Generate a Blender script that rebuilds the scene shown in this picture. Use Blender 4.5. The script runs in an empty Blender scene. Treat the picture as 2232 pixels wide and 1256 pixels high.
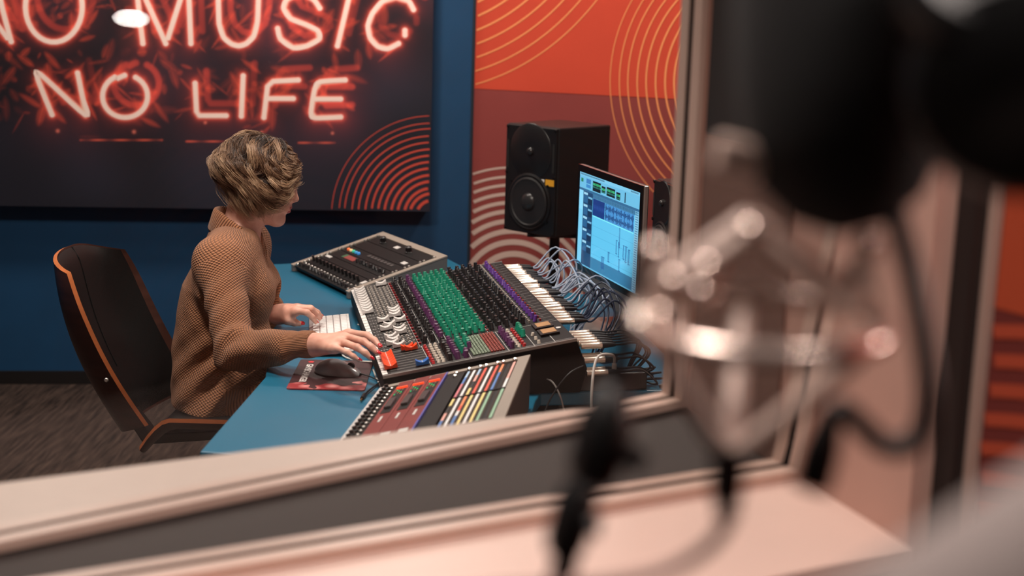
import bpy, math, random
import numpy as np
from mathutils import Vector, Matrix
random.seed(7); rng = np.random.default_rng(7)
S = bpy.context.scene
COL = S.collection
R = math.radians
# ---------------------------------------------------------------- camera
cam_d = bpy.data.cameras.new('camera'); cam = bpy.data.objects.new('camera', cam_d); COL.objects.link(cam)
S.camera = cam
cam_d.sensor_width = 36.0; cam_d.lens = 50.0; cam_d.clip_start = 0.02
pitch, roll = R(11.4), R(1.7)
fw = Vector((0, math.cos(pitch), -math.sin(pitch))); r0 = Vector((1, 0, 0)); u0 = r0.cross(fw)
rt = r0*math.cos(roll) + u0*math.sin(roll); up = u0*math.cos(roll) - r0*math.sin(roll)
cam.matrix_world = Matrix(((rt.x, up.x, -fw.x, 0), (rt.y, up.y, -fw.y, 0), (rt.z, up.z, -fw.z, 1.62), (0, 0, 0, 1)))
cam_d.dof.use_dof = True; cam_d.dof.focus_distance = 3.72; cam_d.dof.aperture_fstop = 2.7
# ---------------------------------------------------------------- world, exposure
w = bpy.data.worlds.new('world'); S.world = w; w.use_nodes = True
w.node_tree.nodes['Background'].inputs[0].default_value = (0.05, 0.055, 0.065, 1)
w.node_tree.nodes['Background'].inputs[1].default_value = 0.2
S.view_settings.view_transform = 'Standard'; S.view_settings.look = 'None'
S.view_settings.gamma = 1.0; S.view_settings.exposure = 0.0
S.view_settings.use_curve_mapping = False
# ceiling lamps: (name, x, y, z, radius, watts, colour)
LAMPS = [('control', -1.05, 3.05, 2.55, 0.15, 30, (1.0, 0.88, 0.78)),
         ('control', -0.25, 3.35, 2.55, 0.15, 17, (1.0, 0.88, 0.78)),
         ('control', -0.45, 5.05, 2.55, 0.15, 19, (1.0, 0.88, 0.78)),
         ('control', 0.75, 4.75, 2.55, 0.15, 13, (1.0, 0.88, 0.78)),
         ('control', -1.75, 4.95, 2.55, 0.15, 13, (1.0, 0.88, 0.78)),
         ('booth', -0.25, 0.75, 2.45, 0.16, 13, (1.0, 0.87, 0.81)),
         ('booth', 0.62, 0.45, 2.45, 0.16, 10, (1.0, 0.87, 0.81))]

# ---------------------------------------------------------------- helpers
def lin(c):
    return tuple(((v/255)/12.92 if v/255 <= 0.04045 else ((v/255+0.055)/1.055)**2.4) for v in c)
MATS = {}
def M(name, rgb=(128,128,128), rough=0.5, metal=0.0, var=0.0, vscale=30.0, bump=0.0, bscale=200.0, emit=0.0, spec=0.5, stretch=None, coat=0.0):
    if name in MATS: return MATS[name]
    m = bpy.data.materials.new(name); m.use_nodes = True
    nt = m.node_tree; b = nt.nodes['Principled BSDF']
    c = lin(rgb)
    b.inputs['Base Color'].default_value = (*c, 1); b.inputs['Roughness'].default_value = rough
    b.inputs['Metallic'].default_value = metal; b.inputs['Specular IOR Level'].default_value = spec
    if coat: b.inputs['Coat Weight'].default_value = coat; b.inputs['Coat Roughness'].default_value = 0.15
    tc = nt.nodes.new('ShaderNodeTexCoord'); vec = tc.outputs['Object']
    if stretch:
        mp = nt.nodes.new('ShaderNodeMapping'); mp.inputs['Scale'].default_value = stretch
        nt.links.new(vec, mp.inputs[0]); vec = mp.outputs[0]
    if var > 0:
        n = nt.nodes.new('ShaderNodeTexNoise'); n.inputs['Scale'].default_value = vscale; n.inputs['Detail'].default_value = 4
        rmp = nt.nodes.new('ShaderNodeValToRGB')
        rmp.color_ramp.elements[0].position = 0.3; rmp.color_ramp.elements[1].position = 0.7
        rmp.color_ramp.elements[0].color = (*[max(0, x*(1-var)) for x in c], 1)
        rmp.color_ramp.elements[1].color = (*[min(1, x*(1+var)) for x in c], 1)
        nt.links.new(vec, n.inputs['Vector']); nt.links.new(n.outputs['Fac'], rmp.inputs[0]); nt.links.new(rmp.outputs[0], b.inputs['Base Color'])
    if bump > 0:
        n2 = nt.nodes.new('ShaderNodeTexNoise'); n2.inputs['Scale'].default_value = bscale; n2.inputs['Detail'].default_value = 3
        bp = nt.nodes.new('ShaderNodeBump'); bp.inputs['Strength'].default_value = bump; bp.inputs['Distance'].default_value = 0.002
        nt.links.new(vec, n2.inputs['Vector']); nt.links.new(n2.outputs['Fac'], bp.inputs['Height']); nt.links.new(bp.outputs[0], b.inputs['Normal'])
    if emit > 0:
        b.inputs['Emission Color'].default_value = (*c, 1); b.inputs['Emission Strength'].default_value = emit
    MATS[name] = m; return m

class MB:
    """collects shapes for one mesh"""
    def __init__(s): s.v = []; s.f = []; s.m = []; s.cur = 0
    def add(s, vs, fs):
        o = len(s.v); s.v += [tuple(p) for p in vs]
        for f in fs: s.f.append(tuple(i+o for i in f)); s.m.append(s.cur)
        return s
    def box(s, c, d, rot=None, taper=1.0):
        hx, hy, hz = d[0]/2, d[1]/2, d[2]/2; pts = []
        for z in (-1, 1):
            k = taper if z > 0 else 1.0
            for x, y in ((-1,-1),(1,-1),(1,1),(-1,1)): pts.append(Vector((x*hx*k, y*hy*k, z*hz)))
        if rot is not None: pts = [rot @ p for p in pts]
        c = Vector(c)
        return s.add([p+c for p in pts], [(3,2,1,0),(4,5,6,7),(0,1,5,4),(1,2,6,5),(2,3,7,6),(3,0,4,7)])
    def prism(s, poly, z0, z1):
        n = len(poly)
        return s.add([(x,y,z0) for x,y in poly]+[(x,y,z1) for x,y in poly],
                     [tuple(reversed(range(n))), tuple(range(n,2*n))]+[(i,(i+1)%n,n+(i+1)%n,n+i) for i in range(n)])
    def extr(s, poly, a, b, axis):
        """polygon of 3-D points extruded by vector"""
        n = len(poly); d = Vector(axis)
        P = [Vector(p) for p in poly]
        return s.add([p+d*a for p in P]+[p+d*b for p in P], [tuple(reversed(range(n))), tuple(range(n,2*n))]+[(i,(i+1)%n,n+(i+1)%n,n+i) for i in range(n)])
    def tube(s, path, r, n=8, cap=True):
        P = [Vector(p) for p in path]; k = len(P)
        rs = r if isinstance(r, (list, tuple)) else [r]*k
        vs = []; prev = None
        for i in range(k):
            t = (P[min(i+1,k-1)]-P[max(i-1,0)])
            if t.length < 1e-9: t = Vector((0,0,1))
            t.normalize()
            if prev is None:
                a = Vector((0,0,1)) if abs(t.z) < 0.9 else Vector((1,0,0))
                prev = t.cross(a).normalized()
            e = (prev - t*prev.dot(t))
            e.normalize(); prev = e; g = t.cross(e)
            for j in range(n):
                q = 2*math.pi*j/n; vs.append(P[i]+(e*math.cos(q)+g*math.sin(q))*rs[i])
        fs = []
        for i in range(k-1):
            for j in range(n): fs.append((i*n+j, i*n+(j+1)%n, (i+1)*n+(j+1)%n, (i+1)*n+j))
        if cap: fs += [tuple(reversed(range(n))), tuple(range((k-1)*n, k*n))]
        return s.add(vs, fs)
    def cyl(s, a, b, r, r2=None, n=16): return s.tube([a, b], [r, r if r2 is None else r2], n)
    def lathe(s, prof, a, axis, n=24):
        """profile [(radius, height)] around axis from a"""
        ax = Vector(axis).normalized(); h = Vector((0,0,1)) if abs(ax.z) < 0.9 else Vector((1,0,0))
        e = ax.cross(h).normalized(); g = ax.cross(e); a = Vector(a); vs = []; k = len(prof)
        for r, z in prof:
            for j in range(n):
                q = 2*math.pi*j/n; vs.append(a+ax*z+(e*math.cos(q)+g*math.sin(q))*max(r,1e-5))
        fs = [(i*n+j, i*n+(j+1)%n, (i+1)*n+(j+1)%n, (i+1)*n+j) for i in range(k-1) for j in range(n)]
        fs += [tuple(reversed(range(n))), tuple(range((k-1)*n, k*n))]
        return s.add(vs, fs)
    def ball(s, c, rad, n=16, m=10, rot=None):
        c = Vector(c); rx, ry, rz = rad if isinstance(rad, (tuple, list)) else (rad,)*3
        vs = []
        for i in range(m+1):
            th = math.pi*i/m
            for j in range(n):
                ph = 2*math.pi*j/n
                p = Vector((rx*math.sin(th)*math.cos(ph), ry*math.sin(th)*math.sin(ph), rz*math.cos(th)))
                if rot is not None: p = rot @ p
                vs.append(c+p)
        return s.add(vs, [(i*n+j, (i+1)*n+j, (i+1)*n+(j+1)%n, i*n+(j+1)%n) for i in range(m) for j in range(n)])
    def grid(s, fn, nu, nv):
        vs = [fn(i/nu, j/nv) for i in range(nu+1) for j in range(nv+1)]
        return s.add(vs, [(i*(nv+1)+j, (i+1)*(nv+1)+j, (i+1)*(nv+1)+j+1, i*(nv+1)+j+1) for i in range(nu) for j in range(nv)])
    def mesh(s, name, mats):
        me = bpy.data.meshes.new(name); me.from_pydata([tuple(p) for p in s.v], [], s.f)
        for m in (mats if isinstance(mats, (list, tuple)) else [mats]): me.materials.append(m)
        if any(s.m): me.polygons.foreach_set('material_index', s.m)
        me.update(); return me
    def build(s, name, mats, parent=None, smooth=False, bevel=0.0, recalc=True):
        me = s.mesh(name, mats)
        if recalc:
            import bmesh
            b = bmesh.new(); b.from_mesh(me); bmesh.ops.recalc_face_normals(b, faces=b.faces); b.to_mesh(me); b.free()
        o = link(name, me, parent)
        if smooth:
            me.polygons.foreach_set('use_smooth', [True]*len(me.polygons))
            me.set_sharp_from_angle(angle=R(40))
        if bevel:
            bv = o.modifiers.new('bevel', 'BEVEL'); bv.width = bevel; bv.segments = 2; bv.limit_method = 'ANGLE'
        return o
def link(name, data, parent=None, loc=None, rot=None):
    o = bpy.data.objects.new(name, data); COL.objects.link(o)
    if parent is not None: o.parent = parent
    if loc is not None: o.location = loc
    if rot is not None: o.rotation_euler = rot
    return o
def tag(o, label, cat, group=None, kind=None):
    o['label'] = label; o['category'] = cat
    if group: o['group'] = group
    if kind: o['kind'] = kind
    return o
def struct(o): o['kind'] = 'structure'; return o
def thing(name, label, cat, loc=(0,0,0), rz=0.0, group=None):
    o = bpy.data.objects.new(name, None); COL.objects.link(o); o.empty_display_size = 0.05
    o.location = loc; o.rotation_euler = (0,0,rz)
    return tag(o, label, cat, group)
def stuff(o): o['kind'] = 'stuff'; return o
def text_mesh(txt, size, bold=0.0):
    c = bpy.data.curves.new('txt', 'FONT'); c.body = txt; c.size = size; c.align_x = 'CENTER'; c.align_y = 'CENTER'; c.offset = bold; c.extrude = 0.0002
    o = bpy.data.objects.new('txt', c); COL.objects.link(o)
    dg = bpy.context.evaluated_depsgraph_get(); me = bpy.data.meshes.new_from_object(o.evaluated_get(dg))
    bpy.data.objects.remove(o); bpy.data.curves.remove(c); return me
def bez(p0, p1, p2, p3, n=14):
    p0, p1, p2, p3 = map(Vector, (p0, p1, p2, p3))
    return [p0*(1-t)**3+p1*3*t*(1-t)**2+p2*3*t*t*(1-t)+p3*t**3 for t in [i/n for i in range(n+1)]]
def spline(pts, n=8):
    P = [Vector(p) for p in pts]; out = []
    for i in range(len(P)-1):
        a, b, c, d = P[max(i-1,0)], P[i], P[i+1], P[min(i+2,len(P)-1)]
        for k in range(n):
            t = k/n
            out.append(0.5*((2*b)+(c-a)*t+(2*a-5*b+4*c-d)*t*t+(3*b-a-3*c+d)*t**3))
    return out+[P[-1]]
# ================================================================ THE ROOM
ca, sa = math.cos(R(6.4)), math.sin(R(6.4))
WX = Vector((ca, sa, 0)); WN = Vector((-sa, ca, 0)); W0 = Vector((-1.429, 5.785, 0))      # back wall
OX = Vector((math.cos(R(-20)), math.sin(R(-20)), 0)); ON = Vector((math.sin(R(20)), math.cos(R(20)), 0)); OQ = Vector((-0.181, 5.925, 0))   # orange wall
BX = Vector((math.cos(R(29.2)), math.sin(R(29.2)), 0)); BN = Vector((-math.sin(R(29.2)), math.cos(R(29.2)), 0))   # window wall
def sn(s, n, z=0.0): return BX*s+BN*n+Vector((0,0,z))
blue = M('blue_wall_paint', (0, 64, 104), 0.75, var=0.06, vscale=6, bump=0.15, bscale=300)
white_c = M('ceiling_paint', (46, 43, 42), 0.9, var=0.03)
beige = M('beige_paint', (214, 184, 172), 0.6, var=0.02, vscale=8)
dark_wall = M('dark_wall_cloth', (46, 42, 42), 0.9, bump=0.3, bscale=400)
def wall(name, a, b, thick, z0, z1, mat, away):
    """slab whose visible face runs a->b; body lies on the side of `away`"""
    a, b = Vector(a), Vector(b); d = Vector(away).normalized()*thick
    m = MB(); m.prism([(p.x, p.y) for p in (a, b, b+d, a+d)], z0, z1)
    return struct(m.build(name, mat))
# floor: dark streaked carpet
fm = bpy.data.materials.new('carpet'); fm.use_nodes = True
nt = fm.node_tree; b = nt.nodes['Principled BSDF']; b.inputs['Roughness'].default_value = 0.95; b.inputs['Specular IOR Level'].default_value = 0.15
tc = nt.nodes.new('ShaderNodeTexCoord'); mp = nt.nodes.new('ShaderNodeMapping'); mp.inputs['Rotation'].default_value = (0, 0, R(-12)); mp.inputs['Scale'].default_value = (40, 3.2, 1)
n1 = nt.nodes.new('ShaderNodeTexNoise'); n1.inputs['Scale'].default_value = 1.6; n1.inputs['Detail'].default_value = 5; n1.inputs['Roughness'].default_value = 0.7
cr = nt.nodes.new('ShaderNodeValToRGB'); cr.color_ramp.elements[0].position = 0.35; cr.color_ramp.elements[1].position = 0.72
cr.color_ramp.elements[0].color = (*lin((30, 25, 24)), 1); cr.color_ramp.elements[1].color = (*lin((92, 75, 67)), 1)
nt.links.new(tc.outputs['Object'], mp.inputs[0]); nt.links.new(mp.outputs[0], n1.inputs['Vector']); nt.links.new(n1.outputs['Fac'], cr.inputs[0]); nt.links.new(cr.outputs[0], b.inputs['Base Color'])
n2 = nt.nodes.new('ShaderNodeTexNoise'); n2.inputs['Scale'].default_value = 500; bp = nt.nodes.new('ShaderNodeBump'); bp.inputs['Strength'].default_value = 0.4; bp.inputs['Distance'].default_value = 0.003
nt.links.new(tc.outputs['Object'], n2.inputs['Vector']); nt.links.new(n2.outputs['Fac'], bp.inputs['Height']); nt.links.new(bp.outputs[0], b.inputs['Normal'])
m = MB(); m.prism([(-4.2, -2.2), (2.4, -2.2), (2.4, 6.6), (-4.2, 6.6)], -0.1, 0.0); struct(m.build('floor', fm))
m = MB(); m.prism([(-4.2, -2.2), (2.4, -2.2), (2.4, 6.6), (-4.2, 6.6)], 2.62, 2.72); struct(m.build('ceiling', white_c))
# back wall (blue)
bl, br = Vector((-3.62, 5.541, 0)), OQ
wb = wall('wall_back', bl, br, 0.12, 0, 2.62, blue, WN)
m = MB(); m.prism([(p.x, p.y) for p in (bl-WN*0.015, br-WN*0.015-WX*0.02, br-WX*0.02-WN*0.001, bl-WN*0.001)], 0.0, 0.055); struct(m.build('baseboard_back', M('dark_baseboard', (22, 20, 20), 0.5)))
# orange wall with printed rings
wo = wall('wall_front', OQ, OQ+OX*1.85, 0.12, 0, 2.62, M('front_wall_paint', (120, 50, 46), 0.85, var=0.04, vscale=5), ON)
def oz(o, z, d=0.0): return OQ+OX*o+Vector((0,0,z))-ON*d
up_m = M('orange_print', (206, 68, 42), 0.8, var=0.05, vscale=3, bump=0.1, bscale=500)
lo_m = M('brick_red_print', (140, 56, 52), 0.8, var=0.06, vscale=3, bump=0.1, bscale=500)
def panel_o(name, o0, o1, z0, z1, mat, d=0.006):
    m = MB(); m.add([oz(o0,z0), oz(o1,z0), oz(o1,z1), oz(o0,z1), oz(o0,z0,d), oz(o1,z0,d), oz(o1,z1,d), oz(o0,z1,d)], [(0,1,2,3),(7,6,5,4),(0,4,5,1),(1,5,6,2),(2,6,7,3),(3,7,4,0)])
    return m.build(name, mat, wo)
panel_o('orange_panel', 0.004, 1.8, 1.262, 2.45, up_m)
panel_o('red_panel', 0.004, 1.8, 0.05, 1.26, lo_m)
def rings(name, cx, cz, radii, widths, rect, mat, place, parent):
    m = MB()
    for r, wd in zip(radii, widths):
        n = max(48, int(r*2*math.pi/0.008)); prev = None
        for i in range(n+1):
            q = 2*math.pi*i/n; c_, s_ = math.cos(q), math.sin(q)
            pts = [(cx+(r-wd/2)*c_, cz+(r-wd/2)*s_), (cx+(r+wd/2)*c_, cz+(r+wd/2)*s_)]
            mid = (cx+r*c_, cz+r*s_)
            ok = rect[0] < mid[0] < rect[1] and rect[2] < mid[1] < rect[3]
            if ok and prev is not None: m.add([place(*prev[0]), place(*prev[1]), place(*pts[1]), place(*pts[0])], [(0,1,2,3)])
            prev = pts if ok else None
    return m.build(name, mat, parent, recalc=False)
ro = M('pale_orange_ring_print', (244, 150, 92), 0.8); rg = M('pale_grey_ring_print', (206, 176, 164), 0.8)
k = 0.00192
oc = lambda x, y: ((x-1033)*0.00194, 1.6205+1.2e-4*(x-1035)-0.0019*y)
cx, cz = oc(883, -340); rr = [528-27*i for i in range(14)]
rings('ring_print', cx, cz, [r*k for r in rr], [(2.6+0.35*i)*k for i in range(14)], (0.006, 1.79, 1.264, 2.44), ro, lambda a, c: oz(a, c, 0.0075), wo)
cx, cz = oc(1650, 185); rr = [319, 299, 281, 261, 242, 222, 202, 183, 162, 142, 122, 102, 82, 62]
rings('ring_print', cx, cz, [r*k for r in rr], [(2.0+0.36*i)*k for i in range(14)], (0.006, 1.79, 0.06, 2.44), ro, lambda a, c: oz(a, c, 0.0078), wo)
cx, cz = oc(1143, 652); rr = [288, 268, 250, 231, 212, 193, 172, 150, 126, 100]
rings('ring_print', cx, cz, [r*k for r in rr]+[0.034*2], [(4.5+0.95*i)*k for i in range(10)]+[0.13], (0.006, 1.79, 0.06, 1.258), rg, lambda a, c: oz(a, c, 0.0072), wo)
m = MB(); m.add([OQ-WX*0.012-WN*0.004, OQ-WX*0.001-WN*0.004, OQ-WX*0.001-WN*0.004+Vector((0,0,2.62)), OQ-WX*0.012-WN*0.004+Vector((0,0,2.62)),
                 OQ-WX*0.012-WN*0.0005, OQ-WX*0.001-WN*0.0005, OQ-WX*0.001-WN*0.0005+Vector((0,0,2.62)), OQ-WX*0.012-WN*0.0005+Vector((0,0,2.62))],
                [(0,1,2,3),(7,6,5,4),(0,4,5,1),(1,5,6,2),(2,6,7,3),(3,7,4,0)])
struct(m.build('trim_1', M('dark_corner_trim', (14, 30, 44), 0.6)))
# remaining control room walls
oe = OQ+OX*1.85; wr = sn(2.6, 1.806); wl = sn(-3.35, 1.806)
wall('wall_right', oe, wr, 0.12, 0, 2.62, dark_wall, (1, -0.05, 0))
wall('wall_left', Vector((-3.62, 5.541, 0)), wl, 0.12, 0, 2.62, blue, (-1, 0, 0))
# ---------------- the window wall between booth and control room
NB, NF = 1.166, 1.806; ZS, ZT = 1.0, 2.1
def slab(name, s0, s1, n0, n1, z0, z1, mat):
    m = MB(); a = [sn(s0,n0), sn(s1,n0), sn(s1,n1), sn(s0,n1)]
    m.prism([(p.x, p.y) for p in a], z0, z1); return struct(m.build(name, mat))
slab('wall_window', -3.35, 2.6, NB, NF, 0, ZS-0.02, beige)
slab('wall_window', -3.35, 2.6, NB, NF, ZT, 2.62, beige)
slab('wall_window', -3.35, -0.75, NB, NF, ZS-0.02, ZT, beige)
# right reveal: slightly splayed
def srev(n): return 1.199+(n-1.166)*0.176
m = MB(); a = [sn(srev(NB), NB), sn(2.6, NB), sn(2.6, NF), sn(srev(NF), NF)]
m.prism([(p.x, p.y) for p in a], ZS-0.02, ZT); struct(m.build('wall_window', M('reveal_paint', (190, 150, 136), 0.7, var=0.03, vscale=8)))
# sills
def zsill(name, pts, z0, z1, mat):
    m = MB(); m.prism([(sn(*p).x, sn(*p).y) for p in pts], z0, z1); return struct(m.build(name, mat))
fpa = lambda s: 1.605+(s-0.243)*(0.172/1.056)     # far pane bottom line n(s): splayed
sill_m = M('sill_laminate', (226, 196, 184), 0.45, var=0.02, vscale=6)
zsill('trim_2', [(-0.75, NB-0.012), (srev(NB-0.012), NB-0.012), (srev(1.415), 1.415), (-0.75, 1.415)], ZS-0.02, ZS, sill_m)
cav = M('cavity_cloth', (64, 57, 55), 0.9, bump=0.3, bscale=500)
zsill('trim_3', [(-0.75, 1.415), (srev(1.415), 1.415), (srev(fpa(1.3)), fpa(1.3)), (-0.75, fpa(-0.75))], ZS-0.02, ZS-0.004, cav)
far_sill = M('far_sill_paint', (200, 178, 166), 0.5, var=0.02)
zsill('trim_4', [(-0.75, fpa(-0.75)), (srev(fpa(1.3)), fpa(1.3)), (srev(NF), NF+0.01), (-0.75, NF+0.01)], ZS-0.02, ZS, far_sill)
# glass
gm = bpy.data.materials.new('window_glass'); gm.use_nodes = True; nt = gm.node_tree
for n_ in list(nt.nodes): nt.nodes.remove(n_)
out = nt.nodes.new('ShaderNodeOutputMaterial'); mx = nt.nodes.new('ShaderNodeMixShader'); tr = nt.nodes.new('ShaderNodeBsdfTransparent'); gl = nt.nodes.new('ShaderNodeBsdfGlossy'); lw = nt.nodes.new('ShaderNodeLayerWeight'); lw.inputs[0].default_value = 0.5
pw5 = nt.nodes.new('ShaderNodeMath'); pw5.operation = 'POWER'; pw5.inputs[1].default_value = 5.0; nt.links.new(lw.outputs['Facing'], pw5.inputs[0])
fr = nt.nodes.new('ShaderNodeMath'); fr.operation = 'MULTIPLY_ADD'; fr.inputs[1].default_value = 0.98; fr.inputs[2].default_value = 0.006; nt.links.new(pw5.outputs[0], fr.inputs[0])
gl.inputs['Roughness'].default_value = 0.0; tr.inputs[0].default_value = (0.985, 0.99, 0.99, 1)
nt.links.new(fr.outputs[0], mx.inputs[0]); nt.links.new(tr.outputs[0], mx.inputs[1]); nt.links.new(gl.outputs[0], mx.inputs[2]); nt.links.new(mx.outputs[0], out.inputs[0])
frame_m = M('frame_profile', (206, 176, 162), 0.4, var=0.02); gasket = M('black_gasket', (30, 24, 24), 0.7)
def pane(name, base, s0, s1, tilt, zt):
    """framed pane: base(s) -> n; leaning to the booth by tilt per metre of height"""
    root = bpy.data.objects.new(name, None); COL.objects.link(root); struct(root)
    def P(s, z, d): return sn(s, base(s)-tilt*(z-ZS)+d, z)
    def bar(nm, a, c, mat):
        """a, c: (s,z) rect corners; d range"""
        (s0_, z0_, d0), (s1_, z1_, d1) = a, c; m = MB()
        m.add([P(s0_,z0_,d0), P(s1_,z0_,d0), P(s1_,z1_,d0), P(s0_,z1_,d0), P(s0_,z0_,d1), P(s1_,z0_,d1), P(s1_,z1_,d1), P(s0_,z1_,d1)], [(0,1,2,3),(7,6,5,4),(0,4,5,1),(1,5,6,2),(2,6,7,3),(3,7,4,0)])
        return m.build(nm, mat, root, bevel=0.002 if nm != 'glass_pane' else 0)
    w = 0.014
    bar('glass_pane', (s0+0.004, ZS+0.003, -0.004), (s1-0.004, zt-0.004, 0.004), gm)
    for d0, d1 in ((-0.028, -0.006), (0.006, 0.028)):      # a batten on each face of the glass, a dark joint between
        bar('bottom_batten', (s0, ZS, d0), (s1, ZS+w, d1), frame_m)
        bar('jamb_batten', (s1-w, ZS+w, d0), (s1, zt, d1), frame_m)
        bar('jamb_batten', (s0, ZS+w, d0), (s0+w, zt, d1), frame_m)
    bar('gasket', (s0, ZS-0.003, -0.0062), (s1, ZS+0.012, -0.0041), gasket); bar('gasket', (s0, ZS-0.003, 0.0041), (s1, ZS+0.012, 0.0062), gasket)
    bar('gasket', (s1-0.012, ZS, -0.0062), (s1-0.001, zt, -0.0041), gasket); bar('gasket', (s1-0.012, ZS, 0.0041), (s1-0.001, zt, 0.0062), gasket)
    return root
pane('window_1', lambda s: 1.434, -0.75, 1.246, 0.225, ZT)
pane('window_2', fpa, -0.75, 1.30, 0.0, ZT)
# black cloth lining on the upper part of the cavity reveal
def lining(name, n0, n1, z0, z1, mat, th=0.004):
    m = MB(); m.prism([(p.x, p.y) for p in (sn(srev(n0)-th, n0), sn(srev(n1)-th, n1), sn(srev(n1)-0.0002, n1), sn(srev(n0)-0.0002, n0))], z0, z1); return struct(m.build(name, mat))
lining('trim_7', 1.475, 1.735, ZS, 1.432, M('brown_lining_cloth', (112, 82, 72), 0.9, bump=0.2, bscale=400))
lining('trim_8', 1.475, 1.735, 1.434, ZT, M('black_lining_cloth', (26, 24, 25), 0.95, bump=0.2, bscale=400))
# ---------------- booth shell
bR = sn(1.30, NB)
wall('wall_booth_right', sn(1.262, NB), sn(1.262, -1.3), 0.12, 0, 2.62, M('booth_red_wall', (104, 34, 27), 0.85, var=0.05, vscale=4), BX)
wall('wall_booth_left', sn(-1.6, NB), sn(-1.6, -1.3), 0.12, 0, 2.62, M('booth_wall_paint', (44, 36, 35), 0.9, var=0.04), -BX)
wall('wall_booth_rear', sn(-1.6, -1.3), sn(1.3, -1.3), 0.12, 0, 2.62, MATS['booth_wall_paint'], -BN)
brw = [o for o in bpy.data.objects if o.name.startswith('wall_booth_right')][0]
def brp(n, z, d=0.002): return sn(1.262-d, n, z)
rings('ring_print', 0.93, 0.42, [0.05+0.034*i for i in range(30)], [0.016]*30, (-0.6, 1.122, 0.1, 1.29), M('booth_ring_print', (168, 66, 38), 0.85), lambda a, c: brp(a, c), brw)
m = MB(); m.add([brp(1.122,1.292,0.0015), brp(-0.6,1.292,0.0015), brp(-0.6,2.3,0.0015), brp(1.122,2.3,0.0015)], [(0,1,2,3)])
m.build('orange_print', M('booth_orange_print', (170, 66, 32), 0.85), brw)
slab('trim_5', 1.232, 1.262, NB-0.03, NB-0.001, 0, 2.55, M('dark_metal_post', (40, 34, 33), 0.45, metal=0.3))
slab('trim_6', 1.250, 1.2615, NB-0.042, NB-0.0305, 0, 2.55, M('pale_edge_strip', (170, 142, 130), 0.5))
wlm = thing('wall_lamp', 'small oblong white lamp on the red booth wall, seen reflected in the window', 'lamp', brp(0.335, 1.56, 0.0))
m = MB(); m.ball(-BX*0.02, (0.066, 0.012, 0.019), 20, 10, Matrix((BN, BX, Vector((0,0,1)))).transposed()); m.build('shade', M('lit_lamp_shade', (255, 244, 236), 0.5, emit=130.0), wlm, smooth=True)
m = MB(); m.box(-BX*0.005, (0.08, 0.008, 0.02), Matrix((BN, BX, Vector((0,0,1)))).transposed()); m.build('bracket', M('lamp_bracket', (60,56,54), 0.5), wlm)
# ---------------- ceiling lamps
for (wh, x, y, z, r_, pw, colr) in LAMPS:
    where = {'control': 'control room ceiling', 'booth': 'booth ceiling'}[wh]
    t = thing('ceiling_lamp', 'round white ceiling lamp on the ' + where, 'lamp', (x, y, z), 0, 'round lamps on the ' + where)
    m = MB(); m.lathe([(r_+0.02, 0.0), (r_+0.025, 0.02), (r_+0.015, 2.62-z)], (0,0,0), (0,0,1), 32); m.build('housing', M('lamp_housing', (220, 216, 210), 0.5), t, smooth=True)
    m = MB(); m.lathe([(r_, -0.004), (r_+0.004, -0.001)], (0,0,0), (0,0,1), 32)
    m.build('diffuser', M('lamp_diffuser', (255, 236, 220), 0.5, emit=9.0), t)
    ld = bpy.data.lights.new('lamp_light', 'AREA'); ld.shape = 'DISK'; ld.size = r_*2; ld.energy = pw; ld.color = colr
    lo = link('lamp_light', ld, t, (0, 0, -0.008))
# ================================================================ PRINTED PANEL "NO MUSIC NO LIFE"
def wq(q, z, d=0.0): return W0+WX*q+Vector((0,0,z))-WN*d
PT = 0.11      # panel thickness
Q0, Q1, PZ0, PZ1 = -0.82, 1.076, 0.762, 1.92
def pq(x, y): return (-0.614-7.4e-5*y+x*(1.791e-3+1.13e-7*y), 1.5665+5.15e-5*x-y*(1.809e-3+5.6e-8*x))
pt = thing('wall_print', 'large dark wall print of a red neon sign reading NO MUSIC NO LIFE', 'wall print', wq(0.13, PZ0, 0.0))
iw = Matrix.Translation(-pt.location)
m = MB(); a = [wq(Q0,PZ0), wq(Q1,PZ0), wq(Q1,PZ1), wq(Q0,PZ1)]; bq = [wq(Q0,PZ0,PT), wq(Q1,PZ0,PT), wq(Q1,PZ1,PT), wq(Q0,PZ1,PT)]
m.add([p-pt.location for p in a+bq], [(0,1,2,3),(7,6,5,4),(0,4,5,1),(1,5,6,2),(2,6,7,3),(3,7,4,0)])
m.build('panel_body', M('print_panel_side', (20, 22, 28), 0.8), pt)
def ell(cx, cy, rx, ry, a0, a1, n=28): return [(cx+rx*math.cos(R(a0+(a1-a0)*i/n)), cy+ry*math.sin(R(a0+(a1-a0)*i/n))) for i in range(n+1)]
STR = [[(-62,80),(-85,-62),(22,80)], [(-6,-64),(12,20),(30,88)], ell(120,14,60,75,-70,262),
       [(309,92),(303,45),(292,-60)], [(292,-60),(316,0),(358,92)], [(363,80),(389,0),(405,-58)], [(405,-58),(408,0),(412,92)],
       [(468,-60),(471,0),(473,50),(483,79),(500,93),(516,97),(532,92),(548,76),(556,45),(558,0),(558,-60)],
       [(692,17),(680,0),(660,-12),(637,-11),(619,0),(613,17),(628,39),(662,52),(688,65),(691,82),(664,97),(634,101),(606,82),(600,60)],
       [(768,-60),(755,0),(731,97)], [(899,20),(888,2),(860,-6),(830,3),(808,28),(798,54),(803,80),(820,98),(842,103),(866,92)], [(880,64),(880,74)],
       [(116,245),(86,168),(92,158),(187,246),(180,205),(170,155)], ell(271,205,48,46,-62,243), [(256,166),(270,160)],
       [(421,177),(424,238),(430,247),(488,247)], [(525,161),(521,248)], [(645,170),(590,173),(578,184),(570,251)], [(634,210),(580,210)],
       [(748,170),(693,174),(681,190),(673,240),(682,252),(738,250)], [(738,211),(684,211)]]
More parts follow.
